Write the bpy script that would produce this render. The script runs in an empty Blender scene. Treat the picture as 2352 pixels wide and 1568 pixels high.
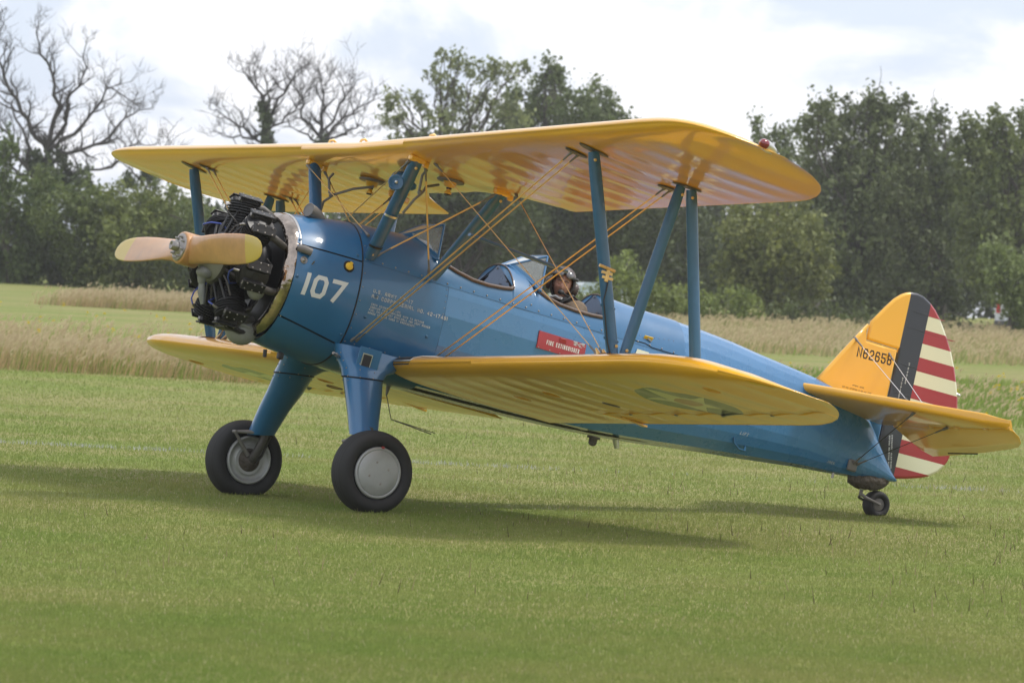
import bpy, bmesh, math, random
import numpy as np
from mathutils import Vector, Matrix, Euler
random.seed(7); rng = np.random.default_rng(7)
PI = math.pi
SC = bpy.context.scene
COL = SC.collection

# ------------------------------------------------------------------ camera, sky, sun, exposure
CAM_H, CAM_PITCH, CAM_ROLL, F_V = 1.49914, -0.0044282, 0.0480946, 9285.38   # F_V: focal length for a 2352 wide frame
cam = bpy.data.cameras.new('camera'); camo = bpy.data.objects.new('camera', cam); COL.objects.link(camo)
camo.matrix_world = Matrix.Translation((0, 0, CAM_H)) @ Matrix.Rotation(PI/2 + CAM_PITCH, 4, 'X') @ Matrix.Rotation(CAM_ROLL, 4, 'Z')
cam.sensor_width = 36; cam.lens = F_V/2352*36; cam.clip_start = .5; cam.clip_end = 4000
cam.dof.use_dof = True; cam.dof.focus_distance = 32.5; cam.dof.aperture_fstop = 5.6
SC.camera = camo

SUN_EL, SUN_AZ = math.radians(57), math.radians(80)
world = bpy.data.worlds.new('World'); SC.world = world; world.use_nodes = True
def build_world():
    nt = world.node_tree; N = nt.nodes; L = nt.links; N.clear()
    out = N.new('ShaderNodeOutputWorld'); bg = N.new('ShaderNodeBackground'); bg.inputs['Strength'].default_value = .1
    sky = N.new('ShaderNodeTexSky'); sky.sky_type = 'NISHITA'; sky.sun_disc = False
    sky.sun_elevation = SUN_EL; sky.sun_rotation = SUN_AZ; sky.air_density = 1.2; sky.dust_density = 2.5
    tc = N.new('ShaderNodeTexCoord')
    mp = N.new('ShaderNodeMapping'); mp.inputs['Scale'].default_value = (1, 1, 1.7); mp.inputs['Location'].default_value = (3.35, .42, .09)
    L.new(tc.outputs['Generated'], mp.inputs['Vector'])
    n1 = N.new('ShaderNodeTexNoise'); n1.inputs['Scale'].default_value = 15; n1.inputs['Detail'].default_value = 8; n1.inputs['Roughness'].default_value = .58
    n1.inputs['Distortion'].default_value = .3
    L.new(mp.outputs[0], n1.inputs['Vector'])
    r1 = N.new('ShaderNodeValToRGB'); r1.color_ramp.elements[0].position = .37; r1.color_ramp.elements[1].position = .54
    r1.color_ramp.interpolation = 'EASE'
    L.new(n1.outputs['Fac'], r1.inputs['Fac'])
    n2 = N.new('ShaderNodeTexNoise'); n2.inputs['Scale'].default_value = 22; n2.inputs['Detail'].default_value = 6; n2.inputs['Roughness'].default_value = .6
    L.new(mp.outputs[0], n2.inputs['Vector'])
    cl = N.new('ShaderNodeValToRGB'); cl.color_ramp.elements[0].position = .35; cl.color_ramp.elements[1].position = .62
    cl.color_ramp.elements[0].color = (.86, .88, .95, 1); cl.color_ramp.elements[1].color = (.96, .96, .98, 1)
    L.new(n2.outputs['Fac'], cl.inputs['Fac'])
    sc = N.new('ShaderNodeVectorMath'); sc.operation = 'SCALE'; sc.inputs['Scale'].default_value = 9.4
    L.new(cl.outputs['Color'], sc.inputs[0])
    # thin veil: even the blue gaps carry milky cloud
    veil = N.new('ShaderNodeMixRGB'); veil.inputs['Fac'].default_value = .72; veil.inputs['Color2'].default_value = (7.0, 7.8, 9.4, 1)
    L.new(sky.outputs['Color'], veil.inputs['Color1'])
    mx = N.new('ShaderNodeMixRGB'); L.new(r1.outputs['Color'], mx.inputs['Fac'])
    L.new(veil.outputs['Color'], mx.inputs['Color1']); L.new(sc.outputs[0], mx.inputs['Color2'])
    L.new(mx.outputs['Color'], bg.inputs['Color']); L.new(bg.outputs[0], out.inputs['Surface'])
build_world()
sun = bpy.data.lights.new('sun', 'SUN'); sun.energy = 2.15; sun.angle = math.radians(10); sun.color = (1, .95, .87)
suno = bpy.data.objects.new('sun', sun); COL.objects.link(suno)
SDIR = Vector((math.cos(SUN_EL)*math.sin(SUN_AZ), math.cos(SUN_EL)*math.cos(SUN_AZ), math.sin(SUN_EL)))
suno.rotation_euler = SDIR.to_track_quat('Z', 'Y').to_euler(); suno.location = (0, 0, 60)
vs = SC.view_settings; vs.view_transform = 'Standard'; vs.look = 'None'; vs.exposure = 0.42; vs.gamma = 1.0; vs.use_curve_mapping = False
SC.cycles.max_bounces = 6; SC.cycles.transparent_max_bounces = 8; SC.cycles.use_denoising = True
SC.cycles.diffuse_bounces = 3; SC.cycles.glossy_bounces = 3

# ------------------------------------------------------------------ world helpers
def ray_dir(u, v):                       # u, v on a 2352 x 1568 frame of the photograph
    a, b = u-1176, v-784; c, s = math.cos(CAM_ROLL), math.sin(CAM_ROLL)
    X = a*c + b*s; V = -a*s + b*c
    d = (X/F_V, 1.0, -V/F_V); c, s = math.cos(CAM_PITCH), math.sin(CAM_PITCH)
    return d[0], d[1]*c - d[2]*s, d[1]*s + d[2]*c
def at(u, v, D):
    x, y, z = ray_dir(u, v); return Vector((x/y*D, D, CAM_H + z/y*D))
def gz(x, y):                            # terrain height: level airfield, then a gentle rise
    y = np.asarray(y, float); t = np.maximum(0, y-50)
    r = np.where(t < 16, t*t/32*.02, .02*(t-8))
    return np.minimum(r, 2.9 + (y-200)*.002)

# ------------------------------------------------------------------ materials
def mat(name, col, rough=.5, metal=0, coat=0, coatr=.08, spec=.5, noise=None, bump=None, trans=0, emis=None, alpha=None, ior=None):
    m = bpy.data.materials.new(name); m.use_nodes = True; nt = m.node_tree; b = nt.nodes['Principled BSDF']
    b.inputs['Base Color'].default_value = (*col, 1); b.inputs['Roughness'].default_value = rough; b.inputs['Metallic'].default_value = metal
    b.inputs['Coat Weight'].default_value = coat; b.inputs['Coat Roughness'].default_value = coatr
    b.inputs['Specular IOR Level'].default_value = spec
    if trans: b.inputs['Transmission Weight'].default_value = trans
    if ior: b.inputs['IOR'].default_value = ior
    if alpha is not None: b.inputs['Alpha'].default_value = alpha
    tc = None
    if noise or bump:
        tc = nt.nodes.new('ShaderNodeTexCoord')
    if noise:                            # (scale, amount)  uneven tone and grime
        n = nt.nodes.new('ShaderNodeTexNoise'); n.inputs['Scale'].default_value = noise[0]; n.inputs['Detail'].default_value = 6; n.inputs['Roughness'].default_value = .65
        nt.links.new(tc.outputs['Object'], n.inputs['Vector'])
        r = nt.nodes.new('ShaderNodeMapRange'); r.inputs['From Min'].default_value = .3; r.inputs['From Max'].default_value = .7
        r.inputs['To Min'].default_value = 1-noise[1]; r.inputs['To Max'].default_value = 1+noise[1]*.6
        nt.links.new(n.outputs['Fac'], r.inputs['Value'])
        mu = nt.nodes.new('ShaderNodeVectorMath'); mu.operation = 'SCALE'; mu.inputs[0].default_value = col
        nt.links.new(r.outputs[0], mu.inputs['Scale']); nt.links.new(mu.outputs[0], b.inputs['Base Color'])
        r2 = nt.nodes.new('ShaderNodeMapRange'); r2.inputs['To Min'].default_value = rough*.75; r2.inputs['To Max'].default_value = min(1, rough*1.3)
        nt.links.new(n.outputs['Fac'], r2.inputs['Value']); nt.links.new(r2.outputs[0], b.inputs['Roughness'])
    if bump:                             # (scale, distance)
        n = nt.nodes.new('ShaderNodeTexNoise'); n.inputs['Scale'].default_value = bump[0]; n.inputs['Detail'].default_value = 3
        nt.links.new(tc.outputs['Object'], n.inputs['Vector'])
        bp = nt.nodes.new('ShaderNodeBump'); bp.inputs['Strength'].default_value = 1; bp.inputs['Distance'].default_value = bump[1]
        nt.links.new(n.outputs['Fac'], bp.inputs['Height']); nt.links.new(bp.outputs[0], b.inputs['Normal'])
        if coat: nt.links.new(bp.outputs[0], b.inputs['Coat Normal'])
    return m
def vcol_mat(name, rough=.7, transl=.35, spec=.2):
    m = bpy.data.materials.new(name); m.use_nodes = True; nt = m.node_tree; b = nt.nodes['Principled BSDF']
    a = nt.nodes.new('ShaderNodeAttribute'); a.attribute_name = 'tint'
    nt.links.new(a.outputs['Color'], b.inputs['Base Color']); b.inputs['Roughness'].default_value = rough; b.inputs['Specular IOR Level'].default_value = spec
    if transl:
        t = nt.nodes.new('ShaderNodeBsdfTranslucent'); nt.links.new(a.outputs['Color'], t.inputs['Color'])
        mx = nt.nodes.new('ShaderNodeMixShader'); mx.inputs[0].default_value = transl
        nt.links.new(b.outputs[0], mx.inputs[1]); nt.links.new(t.outputs[0], mx.inputs[2])
        nt.links.new(mx.outputs[0], nt.nodes['Material Output'].inputs['Surface'])
    return m
BLUE = (.021, .130, .292); YEL = (.82, .425, .030)
M = dict(
 blue=mat('blue enamel on metal', BLUE, .32, coat=.5, noise=(3, .10), bump=(2.2, .004)),
 bluefab=mat('blue doped fabric', (.036, .166, .362), .27, coat=.8, coatr=.17, noise=(4, .09), bump=(60, .0003)),
 bluestrut=mat('blue strut paint', (.020, .102, .215), .33, coat=.3, noise=(9, .12)),
 yellow=mat('yellow doped fabric', YEL, .30, coat=.75, coatr=.07, noise=(1.6, .06), bump=(5, .0012)),
 black=mat('black painted metal', (.014, .014, .015), .42, noise=(12, .4)),
 fin=mat('black cooling fins', (.016, .016, .017), .45, noise=(14, .4)),
 rubber=mat('tyre rubber', (.022, .022, .023), .75, noise=(14, .35), bump=(90, .0006)),
 hub=mat('silver grey wheel paint', (.36, .37, .37), .42, metal=.35, noise=(9, .10)),
 steel=mat('worn steel', (.33, .31, .29), .35, metal=.9, noise=(20, .3)),
 chrome=mat('polished ring', (.40, .34, .29), .12, metal=1, noise=(9, .5), bump=(11, .012)),
 oleo=mat('dull dark metal', (.09, .085, .08), .5, metal=.4, noise=(15, .3)),
 grey=mat('engine grey enamel', (.22, .23, .22), .45, noise=(8, .2)),
 wood=mat('varnished propeller wood', (.50, .255, .095), .35, coat=.5, noise=(7, .2)),
 tip=mat('yellow propeller tip', (.52, .38, .05), .4, coat=.4),
 goldrefl=mat('reflected gold metal', (.74, .50, .19), .3, metal=.3, noise=(6, .2)),  # golden reflection on the wires put into the base colour; small fittings share it
 dark=mat('dark gap', (.008, .008, .009), .8),
 leather=mat('brown leather padding', (.10, .065, .05), .45, noise=(20, .3), bump=(40, .002)),
 interior=mat('cockpit interior green', (.045, .06, .04), .7),
 white=mat('white lettering', (.62, .64, .64), .5),
 faded=mat('worn white stencil', (.50, .53, .54), .6, noise=(40, .4)),
 cream=mat('cream white paint', (.66, .66, .48), .4, coat=.4, noise=(5, .05)),
 red=mat('red paint', (.33, .022, .028), .4, coat=.3, noise=(9, .15)),
 redlens=mat('red lamp glass', (.20, .01, .02), .15, coat=1),
 capyel=mat('yellow cap', (.72, .46, .03), .4),
 wire=mat('blue ignition lead', (.05, .09, .42), .4),
 hose=mat('grey hose', (.16, .15, .14), .5),
 canvas=mat('dirty canvas boot', (.085, .072, .058), .8, noise=(12, .5), bump=(25, .02)),
 mesh=mat('dark wing walk grit', (.03, .03, .032), .8, bump=(200, .001)),
 silver=mat('aluminium edge', (.62, .62, .62), .3, metal=.8),
 mirror=mat('bluish metal headrest', (.10, .15, .24), .28, metal=.55, noise=(6, .12)),
 skin=mat('weathered skin', (.50, .27, .20), .5, noise=(30, .15), bump=(60, .002)),
 helmet=mat('brown helmet', (.075, .05, .043), .38, noise=(25, .2)),
 helmcloth=mat('pale helmet shell', (.36, .33, .30), .6),
 goggle=mat('goggle lens', (.12, .12, .13), .08, coat=1),
 jacket=mat('tan flying jacket', (.17, .125, .085), .8, noise=(14, .25), bump=(30, .006)),
 strap=mat('dark harness strap', (.03, .03, .032), .6),
)
def acrylic():
    m = bpy.data.materials.new('windscreen acrylic'); m.use_nodes = True; nt = m.node_tree; b = nt.nodes['Principled BSDF']
    b.inputs['Base Color'].default_value = (.55, .60, .60, 1); b.inputs['Roughness'].default_value = .06; b.inputs['Specular IOR Level'].default_value = .8
    lw = nt.nodes.new('ShaderNodeFresnel'); lw.inputs[0].default_value = 1.5
    r = nt.nodes.new('ShaderNodeMapRange'); r.inputs['To Min'].default_value = .24; r.inputs['To Max'].default_value = 1.0; r.inputs['From Max'].default_value = .7
    nt.links.new(lw.outputs[0], r.inputs[0]); nt.links.new(r.outputs[0], b.inputs['Alpha']); return m
M['glass'] = acrylic()
# banded rudder: real paint bands, fixed to the rudder
def rudder_mat():
    m = bpy.data.materials.new('banded rudder paint'); m.use_nodes = True; nt = m.node_tree; b = nt.nodes['Principled BSDF']
    b.inputs['Roughness'].default_value = .34; b.inputs['Coat Weight'].default_value = .4; b.inputs['Coat Roughness'].default_value = .1
    tc = nt.nodes.new('ShaderNodeTexCoord'); sp = nt.nodes.new('ShaderNodeSeparateXYZ'); nt.links.new(tc.outputs['Object'], sp.inputs[0])
    def math_(op, a, bb=None):
        n = nt.nodes.new('ShaderNodeMath'); n.operation = op
        for i, q in enumerate((a, bb)):
            if q is None: continue
            if isinstance(q, (int, float)): n.inputs[i].default_value = q
            else: nt.links.new(q, n.inputs[i])
        return n.outputs[0]
    x, z = sp.outputs[0], sp.outputs[2]
    ph = math_('DIVIDE', math_('SUBTRACT', 1.24, math_('SUBTRACT', z, math_('MULTIPLY', math_('SUBTRACT', x, 7.02), .02))), .2425)
    fr = math_('FRACT', ph)
    white = math_('MULTIPLY', math_('LESS_THAN', fr, .5), math_('GREATER_THAN', ph, 0))
    def mix(f, c1, c2):
        n = nt.nodes.new('ShaderNodeMixRGB')
        nt.links.new(f, n.inputs[0])
        for i, q in ((1, c1), (2, c2)):
            if isinstance(q, tuple): n.inputs[i].default_value = (*q, 1)
            else: nt.links.new(q, n.inputs[i])
        return n.outputs[0]
    bands = mix(white, (.33, .022, .028), (.68, .67, .48))
    c = mix(math_('GREATER_THAN', x, 7.018), (.022, .026, .038), bands)
    c = mix(math_('MULTIPLY', math_('LESS_THAN', x, 6.792), math_('GREATER_THAN', z, .86)), c, YEL)
    nt.links.new(c, b.inputs['Base Color'])
    return m
M['rudder'] = rudder_mat()

# ------------------------------------------------------------------ mesh builder
class MB:
    def __init__(s): s.v = []; s.f = []; s.sm = []; s.mi = []
    def add(s, vs_, fs, smooth=False, mi=0):
        o = len(s.v); s.v += [tuple(q) for q in vs_]
        for f in fs: s.f.append(tuple(i+o for i in f)); s.sm.append(smooth); s.mi.append(mi)
    def box(s, c, size, rot=None, mi=0, bev=0):
        c = Vector(c); hx, hy, hz = [q/2 for q in size]
        R = rot.to_3x3() if rot is not None else Matrix.Identity(3)
        if bev <= 0:
            vs_ = [c + R @ Vector((x, y, z)) for x in (-hx, hx) for y in (-hy, hy) for z in (-hz, hz)]
            s.add(vs_, [(0,1,3,2),(4,6,7,5),(0,4,5,1),(2,3,7,6),(0,2,6,4),(1,5,7,3)], mi=mi)
        else:                                    # chamfered: three nested outlines
            vs_ = []; fs = []
            prof = [(-hz, bev), (-hz+bev, 0), (hz-bev, 0), (hz, bev)]
            for z, i in prof:
                x, y, b = hx-i, hy-i, bev
                pts = [(x, y-b), (x-b, y), (-x+b, y), (-x, y-b), (-x, -y+b), (-x+b, -y), (x-b, -y), (x, -y+b)]
                vs_ += [c + R @ Vector((p, q, z)) for p, q in pts]
            for k in range(3):
                for j in range(8): fs.append((k*8+j, k*8+(j+1)%8, k*8+8+(j+1)%8, k*8+8+j))
            fs.append(tuple(range(7, -1, -1))); fs.append(tuple(range(24, 32)))
            s.add(vs_, fs, mi=mi)
    def tube(s, pts, r, n=8, cap=True, smooth=True, mi=0, flat=None):
        pts = [Vector(p) for p in pts]; rs = r if isinstance(r, (list, tuple)) else [r]*len(pts)
        vs_ = []; up = None
        for i, p in enumerate(pts):
            d = (pts[min(i+1, len(pts)-1)] - pts[max(i-1, 0)]).normalized()
            if up is None:
                up = Vector(flat) if flat is not None else (Vector((0, 0, 1)) if abs(d.z) < .9 else Vector((1, 0, 0)))
            a = (up - d*up.dot(d)).normalized(); b = d.cross(a); up = a
            fl = .35 if flat is not None else 1
            for k in range(n):
                t = 2*PI*k/n; vs_.append(p + a*(math.cos(t)*rs[i]) + b*(math.sin(t)*rs[i]*fl))
        fs = [(i*n+k, i*n+(k+1)%n, (i+1)*n+(k+1)%n, (i+1)*n+k) for i in range(len(pts)-1) for k in range(n)]
        s.add(vs_, fs, smooth, mi)
        if cap: s.add([vs_[k] for k in range(n)], [tuple(range(n-1, -1, -1))], mi=mi); s.add(vs_[-n:], [tuple(range(n))], mi=mi)
    def lathe(s, c, axis, prof, n=24, smooth=True, mi=0, closed=False):
        # prof: (distance along axis, radius)
        c = Vector(c); d = Vector(axis).normalized(); a = (Vector((0, 0, 1)) if abs(d.z) < .9 else Vector((1, 0, 0))); a = (a - d*a.dot(d)).normalized(); b = d.cross(a)
        vs_ = [c + d*h + (a*math.cos(2*PI*k/n) + b*math.sin(2*PI*k/n))*r for h, r in prof for k in range(n)]
        m = len(prof); fs = [(i*n+k, i*n+(k+1)%n, ((i+1) % m)*n+(k+1)%n, ((i+1) % m)*n+k) for i in range(m if closed else m-1) for k in range(n)]
        s.add(vs_, fs, smooth, mi)
        if not closed:
            if prof[0][1] > 1e-4: s.add(vs_[:n], [tuple(range(n))], mi=mi)
            if prof[-1][1] > 1e-4: s.add(vs_[-n:], [tuple(range(n-1, -1, -1))], mi=mi)
    def grid(s, rows, closed_u=False, smooth=True, mi=0, flip=False):
        n = len(rows[0]); vs_ = [p for r in rows for p in r]; m = len(rows)
        fs = []
        for i in range(m-1):
            for k in range(n if closed_u else n-1):
                f = (i*n+k, i*n+(k+1)%n, (i+1)*n+(k+1)%n, (i+1)*n+k)
                fs.append(f[::-1] if flip else f)
        s.add(vs_, fs, smooth, mi)
    def sphere(s, c, r, n=12, m=8, mi=0):
        r = r if isinstance(r, (tuple, list)) else (r, r, r)
        rows = [[Vector(c) + Vector((r[0]*math.sin(PI*i/m)*math.cos(2*PI*k/n), r[1]*math.sin(PI*i/m)*math.sin(2*PI*k/n), r[2]*math.cos(PI*i/m))) for k in range(n)] for i in range(m+1)]
        s.grid(rows, closed_u=True, mi=mi, flip=True)
    def build(s, name, mats, parent=None, recalc=True, weld=False):
        me = bpy.data.meshes.new(name); me.from_pydata([tuple(v) for v in s.v], [], s.f)
        me.polygons.foreach_set('use_smooth', s.sm); me.polygons.foreach_set('material_index', s.mi)
        for m in (mats if isinstance(mats, (list, tuple)) else [mats]): me.materials.append(m if not isinstance(m, str) else M[m])
        if recalc or weld:
            bm = bmesh.new(); bm.from_mesh(me)
            if weld: bmesh.ops.remove_doubles(bm, verts=bm.verts, dist=1e-4)
            if recalc: bmesh.ops.recalc_face_normals(bm, faces=bm.faces)
            bm.to_mesh(me); bm.free()
        me.update()
        o = bpy.data.objects.new(name, me); COL.objects.link(o)
        if parent is not None: o.parent = parent
        return o
def tag(o, label=None, cat=None, group=None, kind=None):
    if label: o['label'] = label
    if cat: o['category'] = cat
    if group: o['group'] = group
    if kind: o['kind'] = kind
    return o

# ------------------------------------------------------------------ stroke lettering
G = {
 '0': [[(.2,0),(.8,0),(1,.2),(1,.8),(.8,1),(.2,1),(0,.8),(0,.2),(.2,0)]], 'O': [[(.2,0),(.8,0),(1,.2),(1,.8),(.8,1),(.2,1),(0,.8),(0,.2),(.2,0)]],
 '1': [[(.5,0),(.5,1)]], 'I': [[(.5,0),(.5,1)]],
 '2': [[(0,.8),(.2,1),(.8,1),(1,.8),(1,.6),(0,.18),(0,0),(1,0)]],
 '3': [[(0,.85),(.2,1),(.8,1),(1,.8),(1,.65),(.8,.5),(.4,.5)],[(.8,.5),(1,.35),(1,.2),(.8,0),(.2,0),(0,.15)]],
 '4': [[(.8,0),(.8,1),(0,.3),(1,.3)]],
 '5': [[(1,1),(0,1),(0,.55),(.8,.55),(1,.4),(1,.2),(.8,0),(.2,0),(0,.2)]],
 '6': [[(1,.8),(.8,1),(.2,1),(0,.8),(0,.2),(.2,0),(.8,0),(1,.2),(1,.4),(.8,.55),(0,.55)]],
 '7': [[(0,1),(1,1),(.35,0)]],
 '8': [[(.2,.53),(0,.7),(0,.82),(.2,1),(.8,1),(1,.82),(1,.7),(.8,.53),(.2,.53),(0,.35),(0,.18),(.2,0),(.8,0),(1,.18),(1,.35),(.8,.53)]],
 '9': [[(0,.2),(.2,0),(.8,0),(1,.2),(1,.8),(.8,1),(.2,1),(0,.8),(0,.6),(.2,.45),(1,.45)]],
 'A': [[(0,0),(0,.75),(.3,1),(.7,1),(1,.75),(1,0)],[(0,.42),(1,.42)]],
 'B': [[(0,0),(0,1),(.8,1),(1,.85),(1,.65),(.8,.52),(0,.52)],[(.8,.52),(1,.38),(1,.15),(.8,0),(0,0)]],
 'C': [[(1,.8),(.8,1),(.2,1),(0,.8),(0,.2),(.2,0),(.8,0),(1,.2)]],
 'D': [[(0,0),(0,1),(.75,1),(1,.8),(1,.2),(.75,0),(0,0)]],
 'E': [[(1,1),(0,1),(0,0),(1,0)],[(0,.52),(.8,.52)]], 'F': [[(1,1),(0,1),(0,0)],[(0,.52),(.8,.52)]],
 'G': [[(1,.8),(.8,1),(.2,1),(0,.8),(0,.2),(.2,0),(.8,0),(1,.2),(1,.45),(.6,.45)]],
 'H': [[(0,0),(0,1)],[(1,0),(1,1)],[(0,.5),(1,.5)]], 'J': [[(1,1),(1,.2),(.8,0),(.2,0),(0,.2)]],
 'K': [[(0,0),(0,1)],[(1,1),(0,.45)],[(.3,.6),(1,0)]], 'L': [[(0,1),(0,0),(1,0)]],
 'M': [[(0,0),(0,1),(.5,.45),(1,1),(1,0)]], 'N': [[(0,0),(0,1),(1,0),(1,1)]],
 'P': [[(0,0),(0,1),(.8,1),(1,.85),(1,.6),(.8,.47),(0,.47)]], 'Q': [[(.2,0),(.8,0),(1,.2),(1,.8),(.8,1),(.2,1),(0,.8),(0,.2),(.2,0)],[(.6,.3),(1,0)]],
 'R': [[(0,0),(0,1),(.8,1),(1,.85),(1,.6),(.8,.47),(0,.47)],[(.55,.47),(1,0)]],
 'S': [[(1,.82),(.8,1),(.2,1),(0,.82),(0,.66),(.2,.53),(.8,.5),(1,.36),(1,.18),(.8,0),(.2,0),(0,.18)]],
 'T': [[(0,1),(1,1)],[(.5,1),(.5,0)]], 'U': [[(0,1),(0,.2),(.2,0),(.8,0),(1,.2),(1,1)]], 'V': [[(0,1),(.5,0),(1,1)]],
 'W': [[(0,1),(.2,0),(.5,.6),(.8,0),(1,1)]], 'X': [[(0,0),(1,1)],[(0,1),(1,0)]], 'Y': [[(0,1),(.5,.5),(1,1)],[(.5,.5),(.5,0)]],
 '.': [[(.35,0),(.35,.12)]], '-': [[(.1,.5),(.9,.5)]], ' ': [],
}
def lettering(name, text, h, w, gap, stroke, place, m, parent, narrow1=True, step=.03, kind=None):
    """strokes of each character laid as ribbons; place(s, t) puts text plane coordinates on the skin"""
    mb = MB(); cx = 0
    for ch in text:
        cw = w
        if ch in '1I' and narrow1: cw = stroke
        if ch == '.': cw = stroke
        for pl in G.get(ch, []):
            iw, ih = max(cw-stroke, 0), h-stroke
            P = [Vector((cx + stroke/2 + (p[0]*iw if cw > stroke else 0), stroke/2 + p[1]*ih)) for p in pl]
            for i in range(len(P)-1):
                a, b = P[i], P[i+1]; d = b-a; L_ = d.length
                if L_ < 1e-6: continue
                d /= L_; nn = Vector((-d.y, d.x))*stroke/2
                closed = (P[0]-P[-1]).length < 1e-6
                def join(j):
                    if j == 0 and not closed: return None
                    if j == len(P)-1 and not closed: return None
                    q0 = P[j-1] if j > 0 else P[-2]; q1 = P[j]; q2 = P[j+1] if j < len(P)-1 else P[1]
                    d0 = (q1-q0).normalized(); d1 = (q2-q1).normalized()
                    n0 = Vector((-d0.y, d0.x)); n1 = Vector((-d1.y, d1.x)); mm = n0+n1
                    if mm.length < .3: return None
                    mm = mm.normalized(); return mm*(stroke/2/max(.45, mm.dot(n1)))
                ja = join(i); jb = join(i+1)
                ea = ja if ja is not None else nn; eb = jb if jb is not None else nn
                pa = a - (d*stroke/2 if ja is None else Vector((0, 0))); pb = b + (d*stroke/2 if jb is None else Vector((0, 0)))
                k = max(1, int(L_/step)); rows = []
                for q in range(k+1):
                    t = q/k; c = pa.lerp(pb, t); e = ea.lerp(eb, t)
                    rows.append([place(*(c-e)), place(*(c+e))])
                mb.grid(rows, smooth=False)
        cx += cw + gap if ch != ' ' else w*.75+gap
    o = mb.build(name, m, parent, recalc=False)
    if kind: o['kind'] = kind
    return o, cx

# ================================================================== GROUND
def ground():
    ys = np.concatenate([np.linspace(-60, 48, 8), np.linspace(50, 210, 60), np.array([260, 400, 800, 1600, 3000])])
    xs = np.concatenate([np.array([-1500, -500, -150]), np.linspace(-70, 70, 29), np.array([150, 500, 1500])])
    mb = MB(); mb.grid([[(x, y, float(gz(x, y))) for x in xs] for y in ys], flip=True)
    m = bpy.data.materials.new('mown turf'); m.use_nodes = True; nt = m.node_tree; b = nt.nodes['Principled BSDF']
    b.inputs['Roughness'].default_value = .9; b.inputs['Specular IOR Level'].default_value = .1
    tc = nt.nodes.new('ShaderNodeTexCoord')
    def noise(scale, det=5, sx=1):
        mp = nt.nodes.new('ShaderNodeMapping'); mp.inputs['Scale'].default_value = (sx, 1, 1); nt.links.new(tc.outputs['Object'], mp.inputs[0])
        n = nt.nodes.new('ShaderNodeTexNoise'); n.inputs['Scale'].default_value = scale; n.inputs['Detail'].default_value = det; nt.links.new(mp.outputs[0], n.inputs['Vector']); return n.outputs['Fac']
    r = nt.nodes.new('ShaderNodeValToRGB'); e = r.color_ramp.elements; e[0].position = .38; e[0].color = (.16, .20, .045, 1); e[1].position = .62; e[1].color = (.23, .22, .085, 1)
    nt.links.new(noise(.45, 8, .5), r.inputs[0])
    r2 = nt.nodes.new('ShaderNodeValToRGB'); e = r2.color_ramp.elements; e[0].position = .35; e[0].color = (.8, .8, .8, 1); e[1].position = .65; e[1].color = (1.15, 1.15, 1.15, 1)
    nt.links.new(noise(9, 6), r2.inputs[0])
    mu = nt.nodes.new('ShaderNodeMixRGB'); mu.blend_type = 'MULTIPLY'; mu.inputs[0].default_value = 1
    nt.links.new(r.outputs[0], mu.inputs[1]); nt.links.new(r2.outputs[0], mu.inputs[2]); nt.links.new(mu.outputs[0], b.inputs['Base Color'])
    tag(mb.build('ground', m, recalc=False), kind='structure')
ground()

def vnoise(x, y, s, seed=0):             # cheap smooth value noise, 0..1
    x = np.asarray(x)*s + 57.3*seed; y = np.asarray(y)*s + 91.7*seed
    xi = np.floor(x).astype(np.int64); yi = np.floor(y).astype(np.int64); fx = x-xi; fy = y-yi
    fx = fx*fx*(3-2*fx); fy = fy*fy*(3-2*fy)
    def h(a, b):
        n = (a*374761393 + b*668265263 + seed*69069) & 0x7fffffff; n = ((n ^ (n >> 13))*1274126177) & 0x7fffffff
        return ((n ^ (n >> 16)) & 0xffff)/65535.
    return (h(xi, yi)*(1-fx)+h(xi+1, yi)*fx)*(1-fy) + (h(xi, yi+1)*(1-fx)+h(xi+1, yi+1)*fx)*fy
def tri_mesh(name, V, col, m, quads=False):
    """V: (n, k, 3) faces with their own corners; col (n, 3)"""
    n, k, _ = V.shape
    me = bpy.data.meshes.new(name); me.vertices.add(n*k); me.vertices.foreach_set('co', V.reshape(-1).astype(np.float32))
    me.loops.add(n*k); me.loops.foreach_set('vertex_index', np.arange(n*k, dtype=np.int32))
    me.polygons.add(n); me.polygons.foreach_set('loop_start', np.arange(0, n*k, k, dtype=np.int32)); me.polygons.foreach_set('loop_total', np.full(n, k, np.int32))
    a = me.color_attributes.new('tint', 'FLOAT_COLOR', 'POINT')
    c = np.ones((n, k, 4), np.float32); c[:, :, :3] = col[:, None, :]; a.data.foreach_set('color', c.reshape(-1))
    me.materials.append(m); me.update(calc_edges=True)
    o = bpy.data.objects.new(name, me); COL.objects.link(o); return o
MG = vcol_mat('grass blades', .8, .5, .08); ML = vcol_mat('leaves', .55, .30, .35)
def blades(x, y, h, w, lean, col, leandir=None):
    n = len(x); z = gz(x, y); a = rng.uniform(0, 2*PI, n); la = rng.uniform(0, 2*PI, n) if leandir is None else leandir
    bx, by = np.cos(a)*w/2, np.sin(a)*w/2; V = np.empty((n, 3, 3))
    V[:, 0] = np.stack([x-bx, y-by, z-.005], 1); V[:, 1] = np.stack([x+bx, y+by, z-.005], 1)
    V[:, 2] = np.stack([x+np.cos(la)*lean*h, y+np.sin(la)*lean*h, z+h*np.sqrt(np.maximum(.05, 1-np.minimum(lean, .95)**2))], 1)
    return V
def lerpc(c0, c1, t): return np.asarray(c0)[None]*(1-t[:, None]) + np.asarray(c1)[None]*t[:, None]

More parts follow.
